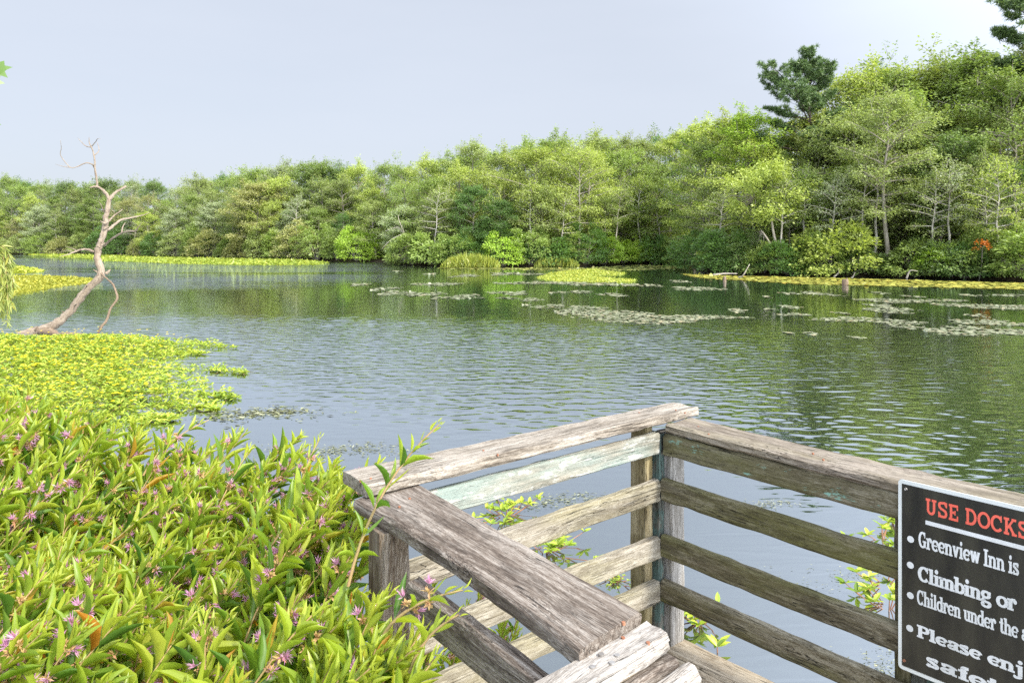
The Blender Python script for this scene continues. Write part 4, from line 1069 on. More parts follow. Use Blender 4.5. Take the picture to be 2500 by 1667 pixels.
# dead twiggy sprays hanging in the right wood
def twig_spray(px, py, Y, L, dirv, n_, lab):
    r_ = np.random.default_rng(px); mb_ = MB(); c = P(px, py, Y)
    for _ in range(n_):
        d = norm(np.array(dirv) + r_.standard_normal(3) * .38); e = c + d * L * r_.uniform(.6, 1.1)
        mid = (c + e) / 2 + r_.standard_normal(3) * .12
        p, rr = smooth_path([c, mid, e + np.array([0, 0, -.1])], [.035, .022, .008], 3); tube(mb_, p, rr, 3, cap=False)
        tube(mb_, np.array([mid, mid + norm(d + r_.standard_normal(3) * .5) * L * .35]), [.016, .006], 3, cap=False)
    tag(mb_.build("dead_branch", M['twig'], None, True), lab, "branch", "dead twiggy branches of the right wood")
twig_spray(1845, 480, 52.5, 2.0, (-1, -.2, -.35), 22, "grey spray of dead twigs high above the right bank point")
twig_spray(1862, 565, 52.0, 1.6, (-.6, -.3, -.9), 22, "hanging grey dead twigs low over the right bank point")
twig_spray(1750, 600, 54.5, 1.3, (-.9, -.3, -.5), 16, "curved dead twigs over the yellow green bush")
twig_spray(2345, 430, 50, 2.0, (-.7, -.2, -.5), 16, "bare grey branches below an olive crown at the right")
# leaning pale double trunk on the right bank
lt = empty("leaning_tree", PZ(1905, 672)); tag(lt, "leaning pale tree with two thin trunks at the right bank edge", "tree"); bpy.context.view_layer.update()
for pp, rr in (([(1912, 668), (1900, 618), (1888, 565), (1884, 530)], [.12, .10, .08, .05]), ([(1911, 668), (1890, 612), (1868, 575), (1858, 562)], [.10, .08, .05, .03])):
    mb_ = MB(); p, r_ = smooth_path([P(a, b, 50.5) for a, b in pp], rr, 4); tube(mb_, p, r_, 7); under(mb_.build("trunk", M['twig'], lt, True), lt)
tb, cb = gen_tree(9, 6, 6, .35, 14, 24, spray=.6)
o = cb.build("crown", M['treeleaf'], lt); o.location = (-0.7, 0, 1.2); o.color = (*COL['yellow green'], 1)

# ------------------------------------------------------------------ floating plants
def pads_in(poly, n, r0, rng_, zj=0.02, tilt=.05, mb_=None):
    mb_ = mb_ or MB(); poly = np.asarray(poly)[:, :2]
    lo, hi = poly.min(0), poly.max(0); pts = np.zeros((0, 2))
    for _ in range(60):
        q = rng_.uniform(lo, hi, (n * 2, 2)); pts = np.vstack([pts, q[inpoly(q, poly)]])
        if len(pts) >= n: break
    pts = pts[:n]; n = len(pts); r_ = r0 * rng_.uniform(.55, 1.2, n)
    a = np.linspace(0, 2 * np.pi, 7, endpoint=False)
    tv = np.column_stack([np.cos(a), np.sin(a) , np.zeros(7)])
    d = np.column_stack([rng_.standard_normal((n, 2)), rng_.standard_normal(n) * tilt]); up = np.column_stack([rng_.standard_normal((n, 2)) * tilt, np.ones(n)])
    pos = np.column_stack([pts, 0.006 + rng_.uniform(0, zj, n)])
    scatter(mb_, (tv, [np.arange(7)[None]], np.ones(7)), pos, d, up, r_, r_ * rng_.uniform(.8, 1, n))
    return mb_
def ell(cx, cy, rx, ry, seed, k=30):
    a = np.linspace(0, 2 * np.pi, k, endpoint=False); r_ = np.random.default_rng(seed)
    m_ = 1 + .14 * r_.standard_normal(k) + .28 * np.sin(2 * a + r_.uniform(0, 6)) + .22 * np.sin(3 * a + r_.uniform(0, 6)) + .10 * np.sin(5 * a + r_.uniform(0, 6))
    return np.column_stack([cx + rx * m_ * np.cos(a), cy + ry * m_ * np.sin(a)])
Z2 = [(0, 150, 1222, 1238), (165, 310, 1248, 1272), (215, 340, 1273, 1300), (330, 630, 1278, 1310), (440, 740, 1216, 1240), (620, 890, 1297, 1333), (980, 1200, 1272, 1302), (1000, 1140, 1313, 1327), (1160, 1330, 1323, 1342),
      (1390, 1640, 1273, 1292), (1270, 1450, 1365, 1395), (1180, 1235, 1365, 1376), (1500, 1710, 1373, 1400), (970, 1280, 1148, 1170), (300, 380, 1136, 1144), (500, 600, 1154, 1163), (690, 900, 1163, 1180), (1690, 1870, 1288, 1310),
      (2020, 2110, 1235, 1246), (2170, 2300, 1244, 1256), (1430, 2500, 1403, 1487), (2160, 2340, 1203, 1216), (1100, 2000, 1208, 1236)]
Z4 = [(360, 485, 978, 1002), (590, 680, 976, 986), (590, 632, 893, 903), (0, 375, 836, 854), (690, 840, 958, 977), (690, 900, 1008, 1027), (720, 890, 868, 883), (895, 1030, 860, 893), (1070, 1180, 1001, 1017),
      (1005, 1560, 1033, 1080), (1280, 1600, 966, 1002), (1290, 1860, 908, 942), (1380, 1550, 998, 1014), (1300, 1440, 943, 967), (1310, 1450, 866, 878), (1480, 1640, 1083, 1120), (1520, 1680, 888, 902), (1740, 2420, 1090, 1172),
      (1860, 2420, 938, 990), (1960, 2100, 1013, 1037), (850, 970, 1136, 1156), (735, 785, 1138, 1147), (1175, 1260, 1168, 1181), (2210, 2420, 878, 906), (1920, 2080, 883, 896), (1800, 2400, 1055, 1092)]
PATCH = [(850 + a / 2.766, 850 + b / 2.766, 250 + c / 2.766, 250 + d / 2.766) for a, b, c, d in Z2] + [(1650 + a / 2.766, 1650 + b / 2.766, 400 + c / 2.766, 400 + d / 2.766) for a, b, c, d in Z4]
PATCH.sort(key=lambda t: -(t[2] + t[3]))
for n_, (xa, xb, ya, yb) in enumerate(PATCH):
    cy_ = (ya + yb) / 2; Yc = PZ(1250, cy_)[1]; Y0, Y1 = PZ(0, yb)[1], PZ(0, ya)[1]
    cx_ = ((xa + xb) / 2 - 1250) / F * Yc; rx = (xb - xa) / 2 / F * Yc; ry = max((Y1 - Y0) / 2, .18)
    area = math.pi * rx * ry; r0 = 0.065 if Yc < 30 else 0.10
    poly = ell(cx_, Yc, rx * .95, ry * .95, n_ + 40)
    cnt = int(min(3600, max(14, area * .80 / (math.pi * r0 * r0 * .7))))
    o = pads_in(poly, cnt, r0, np.random.default_rng(900 + n_), .015).build("lily_pad_raft", M['pad'])
    o.color = (0.24, 0.25, 0.165, 1)
    size = "broad" if area > 14 else "long thin" if rx > 3.2 * ry and rx > 1.2 else "small" if area < 1.2 else "oval"
    where = "the right bank" if cx_ > 8.0 else "the middle bank" if cx_ > -2.5 else "the far left bank"
    tens, unit = divmod(n_, 10)
    onum = ORD[n_] if n_ < 30 else ["thirty-", "forty-"][min(1, (n_ + 1) // 10 - 3)] + ORD[(n_ + 1) % 10 - 1] if (n_ + 1) % 10 else ["", "", "", "fortieth", "fiftieth"][min(4, (n_ + 1) // 10 - 1)]
    tag(o, f"{size} lily pad raft off {where}, {onum} nearest the dock", "lily pads", "rafts of lily pads")
# the continuous belt of pads along the right bank
rngp = np.random.default_rng(31)
belt = [PZ(a, b) for a, b in ((1660, 668), (1800, 674), (1990, 678), (2190, 683), (2350, 688), (2620, 694), (2620, 708), (2400, 705), (2200, 700), (2080, 697), (1960, 694), (1800, 684), (1700, 678))]
o = pads_in(belt, 4200, .15, rngp).build("lily_pad_belt", M['pad']); o.color = (0.31, 0.30, 0.055, 1); tag(o, "yellow green belt of lily pads along the right bank waterline", "lily pads", kind="stuff")
cove = [PZ(a, b) for a, b in ((1080, 652), (1400, 655), (1560, 647), (1690, 650), (1690, 656), (1560, 660), (1400, 661), (1060, 656))]
o = pads_in(cove, 1700, .16, rngp).build("lily_pad_belt", M['pad']); o.color = (0.22, 0.24, 0.06, 1); tag(o, "thin olive belt of lily pads in the cove of the middle bank", "lily pads", kind="stuff")

def mat_plants(name, polypx, n, size, hgt, colour, label, seed):
    r_ = np.random.default_rng(seed); poly = np.array([PZ(a, b)[:2] for a, b in polypx]); mb_ = MB()
    lo, hi = poly.min(0), poly.max(0); pts = np.zeros((0, 2))
    for _ in range(200):
        q = r_.uniform(lo, hi, (n * 2, 2)); pts = np.vstack([pts, q[inpoly(q, poly)]])
        if len(pts) >= n: break
    pts = pts[:n]; n = len(pts)
    # taller towards the middle of the mat
    e = np.min([np.linalg.norm(pts - (a + (b - a) * np.clip(((pts - a) @ (b - a)) / ((b - a) @ (b - a)), 0, 1)[:, None]), axis=1) for a, b in zip(poly, np.roll(poly, -1, 0))], axis=0)
    hz = hgt * np.clip(e / 1.2, .12, 1)
    pos = np.column_stack([pts, .01 + r_.uniform(0, 1, n) * hz])
    d = np.column_stack([r_.standard_normal((n, 2)), r_.uniform(-.1, .7, n)]); up = np.column_stack([r_.standard_normal((n, 2)) * .5, np.ones(n)])
    s_ = size * r_.uniform(.6, 1.3, n)
    scatter(mb_, LEAF_LO, pos, d, up, s_, s_ * .6)
    o = mb_.build(name, M['primfar']); o.color = (*colour, 1)
    return tag(o, label, "water plants", "floating mats of primrose")
mat_plants("primrose_mat", [(60, 622), (300, 624), (520, 628), (720, 635), (800, 642), (770, 648), (600, 648), (440, 645), (330, 640), (240, 638), (240, 633), (150, 628)], 26000, .30, .16, (0.30, 0.36, 0.055), "long yellow green floating mat below the far left wood", 51)
mat_plants("primrose_mat", [(-60, 655), (40, 655), (90, 658), (105, 664), (60, 668), (-60, 670)], 2200, .28, .25, (0.38, 0.41, 0.055), "small flat green mat behind the orange tinged mat at the left edge", 52)
mat_plants("primrose_mat", [(-60, 678), (60, 676), (160, 677), (250, 684), (225, 693), (150, 700), (70, 713), (0, 724), (-60, 728)], 12000, .14, .16, (0.35, 0.345, 0.05), "orange tinged yellow mat at the left edge behind the dead snag", 53)
mat_plants("primrose_mat", [(1310, 678), (1345, 668), (1400, 660), (1450, 657), (1480, 662), (1530, 667), (1515, 672), (1440, 674), (1480, 679), (1555, 684), (1540, 689), (1450, 691), (1390, 688), (1345, 686)], 11000, .13, .07, (0.36, 0.40, 0.07), "pale yellow green mat floating alone off the middle bank", 54)

# near bed of water primrose: uncountable rosettes with yellow flowers
def primrose_bed():
    r_ = np.random.default_rng(61); mb_ = MB()
    poly = np.array([PZ(a, b)[:2] for a, b in ((-260, 812), (0, 816), (108, 822), (307, 818), (416, 826), (520, 842), (470, 868), (440, 884), (480, 902), (520, 930), (520, 968), (505, 1000), (420, 1020), (330, 1045), (250, 1070), (-420, 1110))])
    lo, hi = poly.min(0), poly.max(0)
    q = r_.uniform(lo, hi, (34000, 2)); q = q[inpoly(q, poly)]
    e = np.min([np.linalg.norm(q - (a + (b - a) * np.clip(((q - a) @ (b - a)) / ((b - a) @ (b - a)), 0, 1)[:, None]), axis=1) for a, b in zip(poly, np.roll(poly, -1, 0))], axis=0)
    cl = .5 + .25 * np.sin(q[:, 0] * 5.1 + 2 * np.sin(q[:, 1] * 3.3)) + .25 * np.sin(q[:, 1] * 4.3 + 2 * np.sin(q[:, 0] * 2.9))
    keep = r_.uniform(0, 1, len(q)) < np.clip(e / 1.3 + .08, 0, 1) * (.35 + .6 * cl); q, e = q[keep], e[keep]
    # ragged fringe of runners beyond the edge
    fr = []
    for a, b in (((440, 834), (575, 852)), ((470, 898), (600, 914)), ((480, 960), (575, 975)), ((450, 985), (535, 1005)), ((420, 860), (500, 866)), ((350, 1030), (420, 1026))):
        p0, p1 = PZ(*a)[:2], PZ(*b)[:2]; t = r_.uniform(0, 1, 70)
        fr.append(p0 + (p1 - p0) * t[:, None] + r_.standard_normal((70, 2)) * .22 * (1.1 - t)[:, None])
    fr = np.vstack(fr); q = np.vstack([q, fr]); e = np.concatenate([e, np.full(len(fr), .05)])
    n = len(q); hz = np.clip(e / 1.5, .05, 1) * .15 * r_.uniform(.1, 1.15, n)
    K = 6
    base = np.repeat(np.column_stack([q, hz + .015]), K, 0); hzr = np.repeat(hz, K)
    a = r_.uniform(0, 6.28, n * K); el = r_.uniform(-.05, .8, n * K)
    d = np.column_stack([np.cos(a), np.sin(a), el]); up = np.column_stack([r_.standard_normal((n * K, 2)) * .25, np.ones(n * K)])
    s_ = r_.uniform(.045, .10, n * K)
    scatter(mb_, LEAF_FLAT, base + d * .01, d, up, s_, s_ * .36)
    # stems to the water
    st = r_.choice(n, 2600, replace=False)
    d2 = np.column_stack([r_.standard_normal((2600, 2)), r_.uniform(-.25, .1, 2600)])
    scatter(mb_, NEEDLE, np.column_stack([q[st], hz[st] + .01]), d2, np.tile([0, 0, 1.0], (2600, 1)), r_.uniform(.12, .3, 2600), .008, 1)
    fl = q[(e > .5)]; fl = fl[r_.choice(len(fl), 620, replace=False)]
    c = np.repeat(np.column_stack([fl, .10 + r_.uniform(.06, .2, len(fl))]), 5, 0); a = np.tile(np.arange(5) * 1.2566, len(fl)) + np.repeat(r_.uniform(0, 6, len(fl)), 5)
    scatter(mb_, LEAF_LO, c, np.column_stack([np.cos(a), np.sin(a), .35 + 0 * a]), np.tile([0, 0, 1.0], (len(a), 1)), .032, .03, 2)
    return tag(mb_.build("primrose_bed", [M['prim'], M['redstem'], M['yellow']]), "dense yellow flowered primrose bed spreading over the water behind the loosestrife", "water plants", kind="stuff")
primrose_bed()

# sprigs of primrose around the dock
def sprig(px, py, n, spread, lab, seed, h=.10, sz=.075):
    r_ = np.random.default_rng(seed); mb_ = MB(); c = PZ(px, py)
    q = np.column_stack([r_.standard_normal((n, 2)) * spread * .5, r_.uniform(.01, h, n)])
    K = 7; base = np.repeat(q, K, 0); a = r_.uniform(0, 6.28, n * K)
    d = np.column_stack([np.cos(a), np.sin(a), r_.uniform(0, .9, n * K)]); s_ = sz * r_.uniform(.6, 1.2, n * K)
    scatter(mb_, LEAF_FLAT, base, d, np.column_stack([r_.standard_normal((n * K, 2)) * .2, np.ones(n * K)]), s_, s_ * .38)
    sm = mb_
    for k_ in range(n):
        tube(sm, np.array([[0, 0, -.03], q[k_] * [.7, .7, .5], q[k_]]), [.004, .0035, .0025], 4, 1, cap=False)
    o = mb_.build("primrose_sprig", [M['prim'], M['redstem']]); o.location = c
    return tag(o, lab, "water plants", "primrose sprigs by the dock")
sprig(1235, 1262, 22, .42, "leafy primrose sprig seen between the painted slat and the next slat", 1)
sprig(1330, 1345, 16, .34, "leafy primrose sprig seen below the first bare left slat", 2)
sprig(1500, 1418, 30, .10, "small yellow green floating tuft left of the narrow tan post", 3, .02, .022)
sprig(1710, 1525, 10, .13, "primrose sprig beside the grey corner post at water level", 4)
sprig(1752, 1590, 1, .01, "lone three leaved sprig just outside the deck edge", 5, .05, .09)
sprig(2155, 1320, 7, .22, "yellow primrose sprig beside the sign above the first right slat", 6)
sprig(2180, 1275, 5, .14, "sprig touching the sign edge under the teal flecked slat", 7)
sprig(2165, 1425, 6, .18, "dark leaved sprig beside the sign under the first right slat", 8)
sprig(2170, 1488, 9, .20, "bright primrose sprig beside the sign above the lowest right slat", 9)

def weed(px, py, wx, wy, n, lab, seed, size=.05):
    r_ = np.random.default_rng(seed); mb_ = MB(); c = PZ(px, py)
    pts = np.column_stack([r_.standard_normal(n) * wx / 2.6, r_.standard_normal(n) * wy / 2.6, r_.uniform(.004, .014, n)])
    pts[:, 1] += .25 * wy * np.sin(pts[:, 0] / wx * 5)
    d = np.column_stack([r_.standard_normal((n, 2)) * [1.6, .7], r_.standard_normal(n) * .06])
    s_ = size * r_.uniform(.4, 1.4, n)
    scatter(mb_, LEAF_LO, pts, d, np.column_stack([r_.standard_normal((n, 2)) * .15, np.ones(n)]), s_, s_ * .3)
    o = mb_.build("floating_weed", M['algae']); o.location = c
    return tag(o, lab, "floating weed", "scraps of floating weed", "stuff")
weed(620, 1010, 1.1, .5, 420, "dark scrap of weed floating off the primrose bed", 1, .08)
weed(715, 1005, .35, .14, 60, "tiny weed scrap right of the dark one off the primrose bed", 2, .07)
weed(820, 1100, 1.1, .35, 420, "thin weed drift behind the loosestrife tips", 3, .045)
weed(700, 1122, .6, .3, 150, "weed drift among the loosestrife tips left of the thin one", 9, .04)
weed(1385, 1220, .55, .22, 200, "grey weed under the right end of the painted slat", 4, .035)
weed(1290, 1235, .5, .14, 120, "grey weed under the middle of the painted slat", 5, .035)
weed(1870, 1232, .4, .12, 130, "pinkish weed scrap outside the teal flecked slat", 6, .03)
weed(2080, 1405, .7, .28, 130, "sparse yellow duckweed between the right slats", 7, .02)
weed(2150, 1625, .3, .2, 160, "brown weed scrap beside the lower left corner of the sign", 8, .022)
# stumps in the right hand water
for px, py, h, r_, lab in ((2063, 696, .30, .17, "short brown stump standing in the water off the right bank"), (1769, 688, .30, .09, "thin broken stake in the water left of the brown stump")):
    c = PZ(px, py); mb_ = MB(); rg = np.random.default_rng(px)
    pts = np.array([[0, 0, -.5], [0, 0, 0], [.01, 0, h * .6], [.0, 0, h]]); tube(mb_, pts, [r_ * 1.2, r_, r_ * .95, r_ * .85], 10, bump=.08, rng=rg)
    tube(mb_, np.array([[r_ * .5, 0, h * .7], [r_ * .6, 0, h * 1.25]]), [r_ * .3, r_ * .12], 6)
    o = mb_.build("stump", M['rootwood']); o.location = c; tag(o, lab, "stump", "stumps in the water")

# ------------------------------------------------------------------ the dead snag
def snag():
    Y = 18.6
    root = empty("dead_snag", PZ(90, 818)); tag(root, "leaning bleached dead tree with bare forked branches rising from the primrose bed", "dead tree")
    bpy.context.view_layer.update(); rg = np.random.default_rng(9)
    def q(pts, dy0=0, dy1=0): return [P(a / 2.766, 300 + b / 2.766, Y + dy0 + (dy1 - dy0) * k_ / max(1, len(pts) - 1)) for k_, (a, b) in enumerate(pts)]
    def br(name, pts, rad, dy=(0, 0), sides=7, m=None, bump=.11):
        mb_ = MB(); p, r_ = smooth_path(q(pts, *dy), np.array(rad) * Y / F / 2.766 * .84, 5)
        p = p + rg.standard_normal(p.shape) * r_[:, None] * .10
        tube(mb_, p, r_, sides, bump=bump, rng=rg)
        return under(mb_.build(name, m or M['driftwood'], root, True), root)
    br("trunk", [(90, 1470), (160, 1430), (280, 1398), (390, 1350), (470, 1275), (540, 1185), (600, 1112), (678, 1030), (664, 930), (660, 868), (686, 790), (705, 720), (718, 640), (728, 560), (740, 508)],
       [30, 32, 36, 32, 29, 30, 29, 29, 25, 26, 24, 23, 20, 17, 16], (0, .3), 12)
    for k_ in range(16):
        tx = rg.uniform(.08, .95); c_ = [(160, 1430), (390, 1350), (540, 1185), (670, 1020), (664, 930), (686, 790), (718, 640), (738, 520)]; ii_ = min(6, int(tx * 7)); f_ = tx * 7 - ii_
        bx, by = c_[ii_][0] * (1 - f_) + c_[ii_ + 1][0] * f_, c_[ii_][1] * (1 - f_) + c_[ii_ + 1][1] * f_
        sd_ = rg.choice([-1, 1]); ln_ = rg.uniform(22, 44)
        br("stub", [(bx, by), (bx + sd_ * ln_ * .6, by - ln_ * .35), (bx + sd_ * ln_, by - ln_ * rg.uniform(.3, .9))], [9, 6, 2], (.15, .15 + rg.uniform(-.3, .3)), 5)
    br("root", [(250, 1400), (340, 1408), (400, 1432), (480, 1424), (580, 1428)], [28, 30, 20, 14, 10], (0, -.5), 9, M['rootwood'])
    br("branch", [(738, 515), (705, 465), (652, 432), (605, 438)], [15, 12, 10, 4], (.3, .1))
    br("branch", [(742, 515), (770, 480), (810, 452), (850, 428)], [15, 12, 10, 8], (.3, .6))
    br("branch", [(655, 432), (652, 380), (640, 300), (640, 245), (622, 175), (604, 138), (601, 98)], [10, 8, 7, 6, 5, 3.5, 1.5], (.2, 0))
    br("branch", [(640, 305), (620, 280), (578, 272), (530, 293), (480, 303), (440, 265), (408, 215), (414, 170), (408, 118)], [6, 5, 4.5, 4, 3.5, 3, 2.5, 2, 1], (.2, -.6))
    br("branch", [(478, 303), (430, 296), (375, 280)], [3, 2, 1], (-.3, -.6))
    br("branch", [(612, 165), (580, 158), (548, 128), (526, 104)], [4, 3.5, 2.5, 1.2], (.1, .4))
    br("branch", [(618, 160), (645, 130), (660, 108), (680, 110)], [4, 3, 2, 1], (.1, -.3))
    br("branch", [(638, 220), (668, 190), (662, 150), (656, 130)], [4, 3, 2, 1], (.1, .3))
    br("branch", [(700, 600), (685, 560), (668, 530), (668, 500)], [4, 3, 2, 1], (.3, 0))
    br("branch", [(735, 665), (760, 635), (800, 605), (828, 585)], [8, 7, 5, 3], (.3, .7))
    br("branch", [(728, 725), (770, 690), (820, 655), (900, 638), (970, 622), (1018, 602)], [13, 11, 9, 6, 3.5, 1.2], (.3, 1.2))
    br("branch", [(705, 832), (740, 795), (800, 755), (850, 735), (915, 732)], [9, 8, 7.5, 6, 5], (.2, -.6))
    br("branch", [(822, 742), (828, 705), (845, 675)], [6, 5, 3], (-.2, -.1))
    br("branch", [(910, 735), (935, 705), (958, 672)], [5, 3.5, 1.5], (-.6, -.8))
    br("branch", [(636, 872), (590, 855), (540, 858), (470, 885), (400, 906)], [11, 9, 7, 4.5, 1.2], (.2, -.7))
    br("branch", [(515, 862), (480, 845), (440, 835)], [4, 2.5, 1], (-.3, -.6))
    br("branch", [(490, 870), (450, 862), (410, 872)], [3.5, 2.5, 1], (-.3, -.1))
    br("branch", [(715, 1020), (735, 1000), (748, 990)], [14, 9, 3], (.2, .3))
    br("branch", [(672, 1008), (720, 1052), (762, 1090), (782, 1140), (790, 1190), (745, 1255), (722, 1330), (690, 1370), (650, 1445)], [4, 6, 7.5, 8, 9, 9, 10, 11, 7], (.1, -.5), m=M['rootwood'], bump=.12)
    br("branch", [(755, 590), (770, 600), (776, 612)], [3, 2, 1], (.3, .3))
snag()

# ------------------------------------------------------------------ the loosestrife bushes in front
def shoot(fo, st, fl, pt, base, tip, rng_, leafL=.098, dense=1.0, bloom=.5):
    """one arching shoot: adds to the foliage, stem and flower meshes"""
    base, tip = np.asarray(base, float), np.asarray(tip, float)
    L = np.linalg.norm(tip - base); n = 10; t = np.linspace(0, 1, n)
    mid = (base + tip) / 2 + np.array([(base[0] - tip[0]) * .25, (base[1] - tip[1]) * .25, .10 * L])
    p = (1 - t)[:, None] ** 2 * base + 2 * (t * (1 - t))[:, None] * mid + t[:, None] ** 2 * tip
    tube(st, p, .0042 * (1 - .72 * t) + .0006, 5, cap=False)
    node = .038 / dense
    s = L; k_ = 0; tot = L
    lp, ld, lu, ls, ly = [], [], [], [], []
    az0 = rng_.uniform(0, 6.28); wh = 3 if rng_.uniform() < .35 else 2
    while s > tot * .10:
        f_ = s / tot; c = np.array([np.interp(f_, t, p[:, a]) for a in range(3)])
        tg_ = norm(np.array([np.interp(min(1, f_ + .04), t, p[:, a]) - np.interp(max(0, f_ - .04), t, p[:, a]) for a in range(3)]))
        from_tip = tot - s
        sz = leafL * (.30 + .95 * min(1, from_tip / .16)) * rng_.uniform(.8, 1.25)
        a_ = np.cross(tg_, [0.2, 0.1, 1]); a_ = norm(a_); b_ = np.cross(tg_, a_)
        for j in range(wh):
            az = az0 + k_ * 1.5708 + j * 6.2832 / wh + rng_.uniform(-.3, .3)
            out = math.cos(az) * a_ + math.sin(az) * b_
            open_ = min(1.2, .30 + from_tip * 2.1) * rng_.uniform(.75, 1.2)
            d = norm(tg_ * math.cos(open_) + out * math.sin(open_) + np.array([0, 0, .26]))
            lp.append(c + out * .004); ld.append(d); lu.append(norm(tg_ * .8 + np.array([0, 0, .5]) + rng_.standard_normal(3) * .25)); ls.append(sz); ly.append(max(0, 1 - from_tip / .16) * .8)
        if fl is not None and .06 < from_tip < .30 and rng_.uniform() < bloom:
            for j in range(2):
                az = rng_.uniform(0, 6.28); cc = c + (math.cos(az) * a_ + math.sin(az) * b_) * .013 + np.array([0, 0, .004])
                kk = 16; d = norm(rng_.standard_normal((kk, 3)) + np.array([0, 0, .35]))
                scatter(fl, LEAF_LO, np.tile(cc, (kk, 1)), d, rng_.standard_normal((kk, 3)), rng_.uniform(.012, .022, kk), .007, 0)
                if rng_.uniform() < .8:
                    c2 = cc + (math.cos(az) * a_ + math.sin(az) * b_) * .010 + np.array([0, 0, .008])
                    kk = 20; d = norm(rng_.standard_normal((kk, 3)) * .8 + math.cos(az) * a_ + math.sin(az) * b_ + np.array([0, 0, .7]))
                    scatter(pt, LEAF_LO, np.tile(c2, (kk, 1)), d, rng_.standard_normal((kk, 3)), rng_.uniform(.014, .030, kk), .0034, 0)
        s -= node * (.65 + .7 * min(1, from_tip / .2)) * rng_.uniform(.85, 1.2); k_ += 1
    if lp:
        ls = np.array(ls)
        lp, ld, lu, ly = map(np.array, (lp, ld, lu, ly)); wd = ls * rng_.uniform(.14, .205, len(ls)); pick = rng_.uniform(0, 1, len(ls))
        for q_, tm in ((pick < .5, LEAF), ((pick >= .5) & (pick < .8), LEAF_CURL), (pick >= .8, LEAF_WAVE)):
            if q_.any(): scatter(fo, tm, lp[q_], ld[q_], lu[q_], ls[q_], wd[q_], 0, ly[q_])

def top_h(x, y):
    """height of the thicket's upper surface above the water"""
    h = 1.25 + .05 * math.sin(3 * x + 1) + .06 * math.sin(4.3 * y)
    if x < -1.5: h += min(.30, (-1.5 - x) * .20)
    if 2.5 < y < 3.6 and x > -1.3: h += .06
    if y > 3.2: h -= (y - 3.2) * .06
    return h
rngb = np.random.default_rng(404)
lo, hi = BUSH.min(0), BUSH.max(0)
cand = []
while len(cand) < 700:
    q = rngb.uniform(lo, hi)
    if not inpoly(q[None], BUSH)[0]: continue
    if any((q[0] - c[0]) ** 2 + (q[1] - c[1]) ** 2 < .064 ** 2 for c in cand): continue
    px_ = 1250 + F * q[0] / q[1]
    if px_ < -350: continue
    cand.append(q)
cand = np.array(cand)
# the thicket divides into bushes by nearest crown
CROWN = [((-.35, 1.55), "loosestrife bush with shaded leaves below the dark outer slat"), ((-.75, 1.55), "loosestrife bush with yellowing leaves at the bottom edge left of the dock"), ((-1.15, 1.6), "loosestrife bush with brown dead leaves in the bottom left corner"),
         ((-.75, 2.05), "loosestrife bush full of pink flowers left of the striped post"), ((-1.25, 2.2), "pink flowered loosestrife bush in the middle of the lower left thicket"), ((-1.85, 2.4), "loosestrife bush at the left edge with many pink flower whorls"),
         ((-.85, 2.75), "loosestrife bush against the left end of the pale top board"), ((-1.4, 2.85), "light green loosestrife bush in the centre of the thicket"), ((-2.1, 3.0), "tall loosestrife bush at the left edge beside the primrose bed"),
         ((-1.2, 3.3), "loosestrife bush whose tips stand against the open water"), ((-1.9, 3.6), "loosestrife bush tips in front of the primrose bed edge"), ((-2.8, 3.8), "tallest loosestrife bush far back at the left edge")]
cr = np.array([c for c, _ in CROWN])
own = np.argmin(((cand[:, None] - cr[None]) ** 2).sum(-1), 1)
def make_bush(k_, centre, lab, shoots, leafL=.098, bloom=.5, dense=1.0):
    root = empty("loosestrife_bush", (*centre, .15)); tag(root, lab, "flowering bush", "loosestrife bushes beside the dock")
    fo, st, fl, pt = MB(), MB(), MB(), MB()
    r_ = np.random.default_rng(700 + k_)
    for b_, t_ in shoots: shoot(fo, st, fl, pt, b_, t_, r_, leafL, dense, bloom)
    for mb_, nm, mm, sm in ((fo, "foliage", M['loose'], True), (st, "stems", M['stem'], True), (fl, "seed_cups", M['calyx'], False), (pt, "flowers", M['petal'], False)):
        if mb_.n:
            o = mb_.build(nm, mm, root, sm); o.matrix_parent_inverse = root.matrix_basis.inverted()
            o["kind"] = "stuff"
bpy.context.view_layer.update()
for k_, (c, lab) in enumerate(CROWN):
    sh = []
    for q in cand[own == k_]:
        zt = top_h(*q) * rngb.uniform(.80, 1.06); ln = rngb.uniform(.22, .58)
        a_ = rngb.normal(.25, .7); dx, dy = ln * math.cos(a_), ln * math.sin(a_) * .6
        tipx = q[0]; tipy = q[1]
        sh.append(((tipx - dx, tipy - dy, max(.15, zt - rngb.uniform(.62, .9))), (tipx, tipy, zt)))
    make_bush(k_, c, lab, sh, bloom=.6)
# shoots crowding round the striped post and the outer slat
r_ = np.random.default_rng(15); sh = []
for _ in range(52):
    t_ = r_.uniform(0, 1) ** .8; x, y = -.02 - .36 * t_, 1.42 + .50 * t_; off_ = r_.uniform(.03, .16); x -= off_; y -= off_ * .7
    zt = r_.uniform(1.08, 1.42) - .05 * (1 - t_)
    sh.append(((x - r_.uniform(.1, .3), y + r_.uniform(-.1, .15), zt - r_.uniform(.5, .7)), (x + r_.uniform(.0, .14), y + r_.uniform(-.05, .03), zt)))
make_bush(41, (-.3, 1.65), "dark leaved loosestrife bush crowding the foot of the striped post", sh, .105, .45)
r_ = np.random.default_rng(16); sh = []
for _ in range(30):
    x, y = r_.uniform(-.60, -.43), r_.uniform(2.05, 2.65); zt = r_.uniform(1.20, 1.50)
    sh.append(((x - r_.uniform(.15, .35), y + r_.uniform(-.15, .15), zt - r_.uniform(.5, .7)), (x, y, zt)))
make_bush(42, (-.52, 2.3), "light green loosestrife bush touching the dark end of the pale top board", sh, .10, .55)
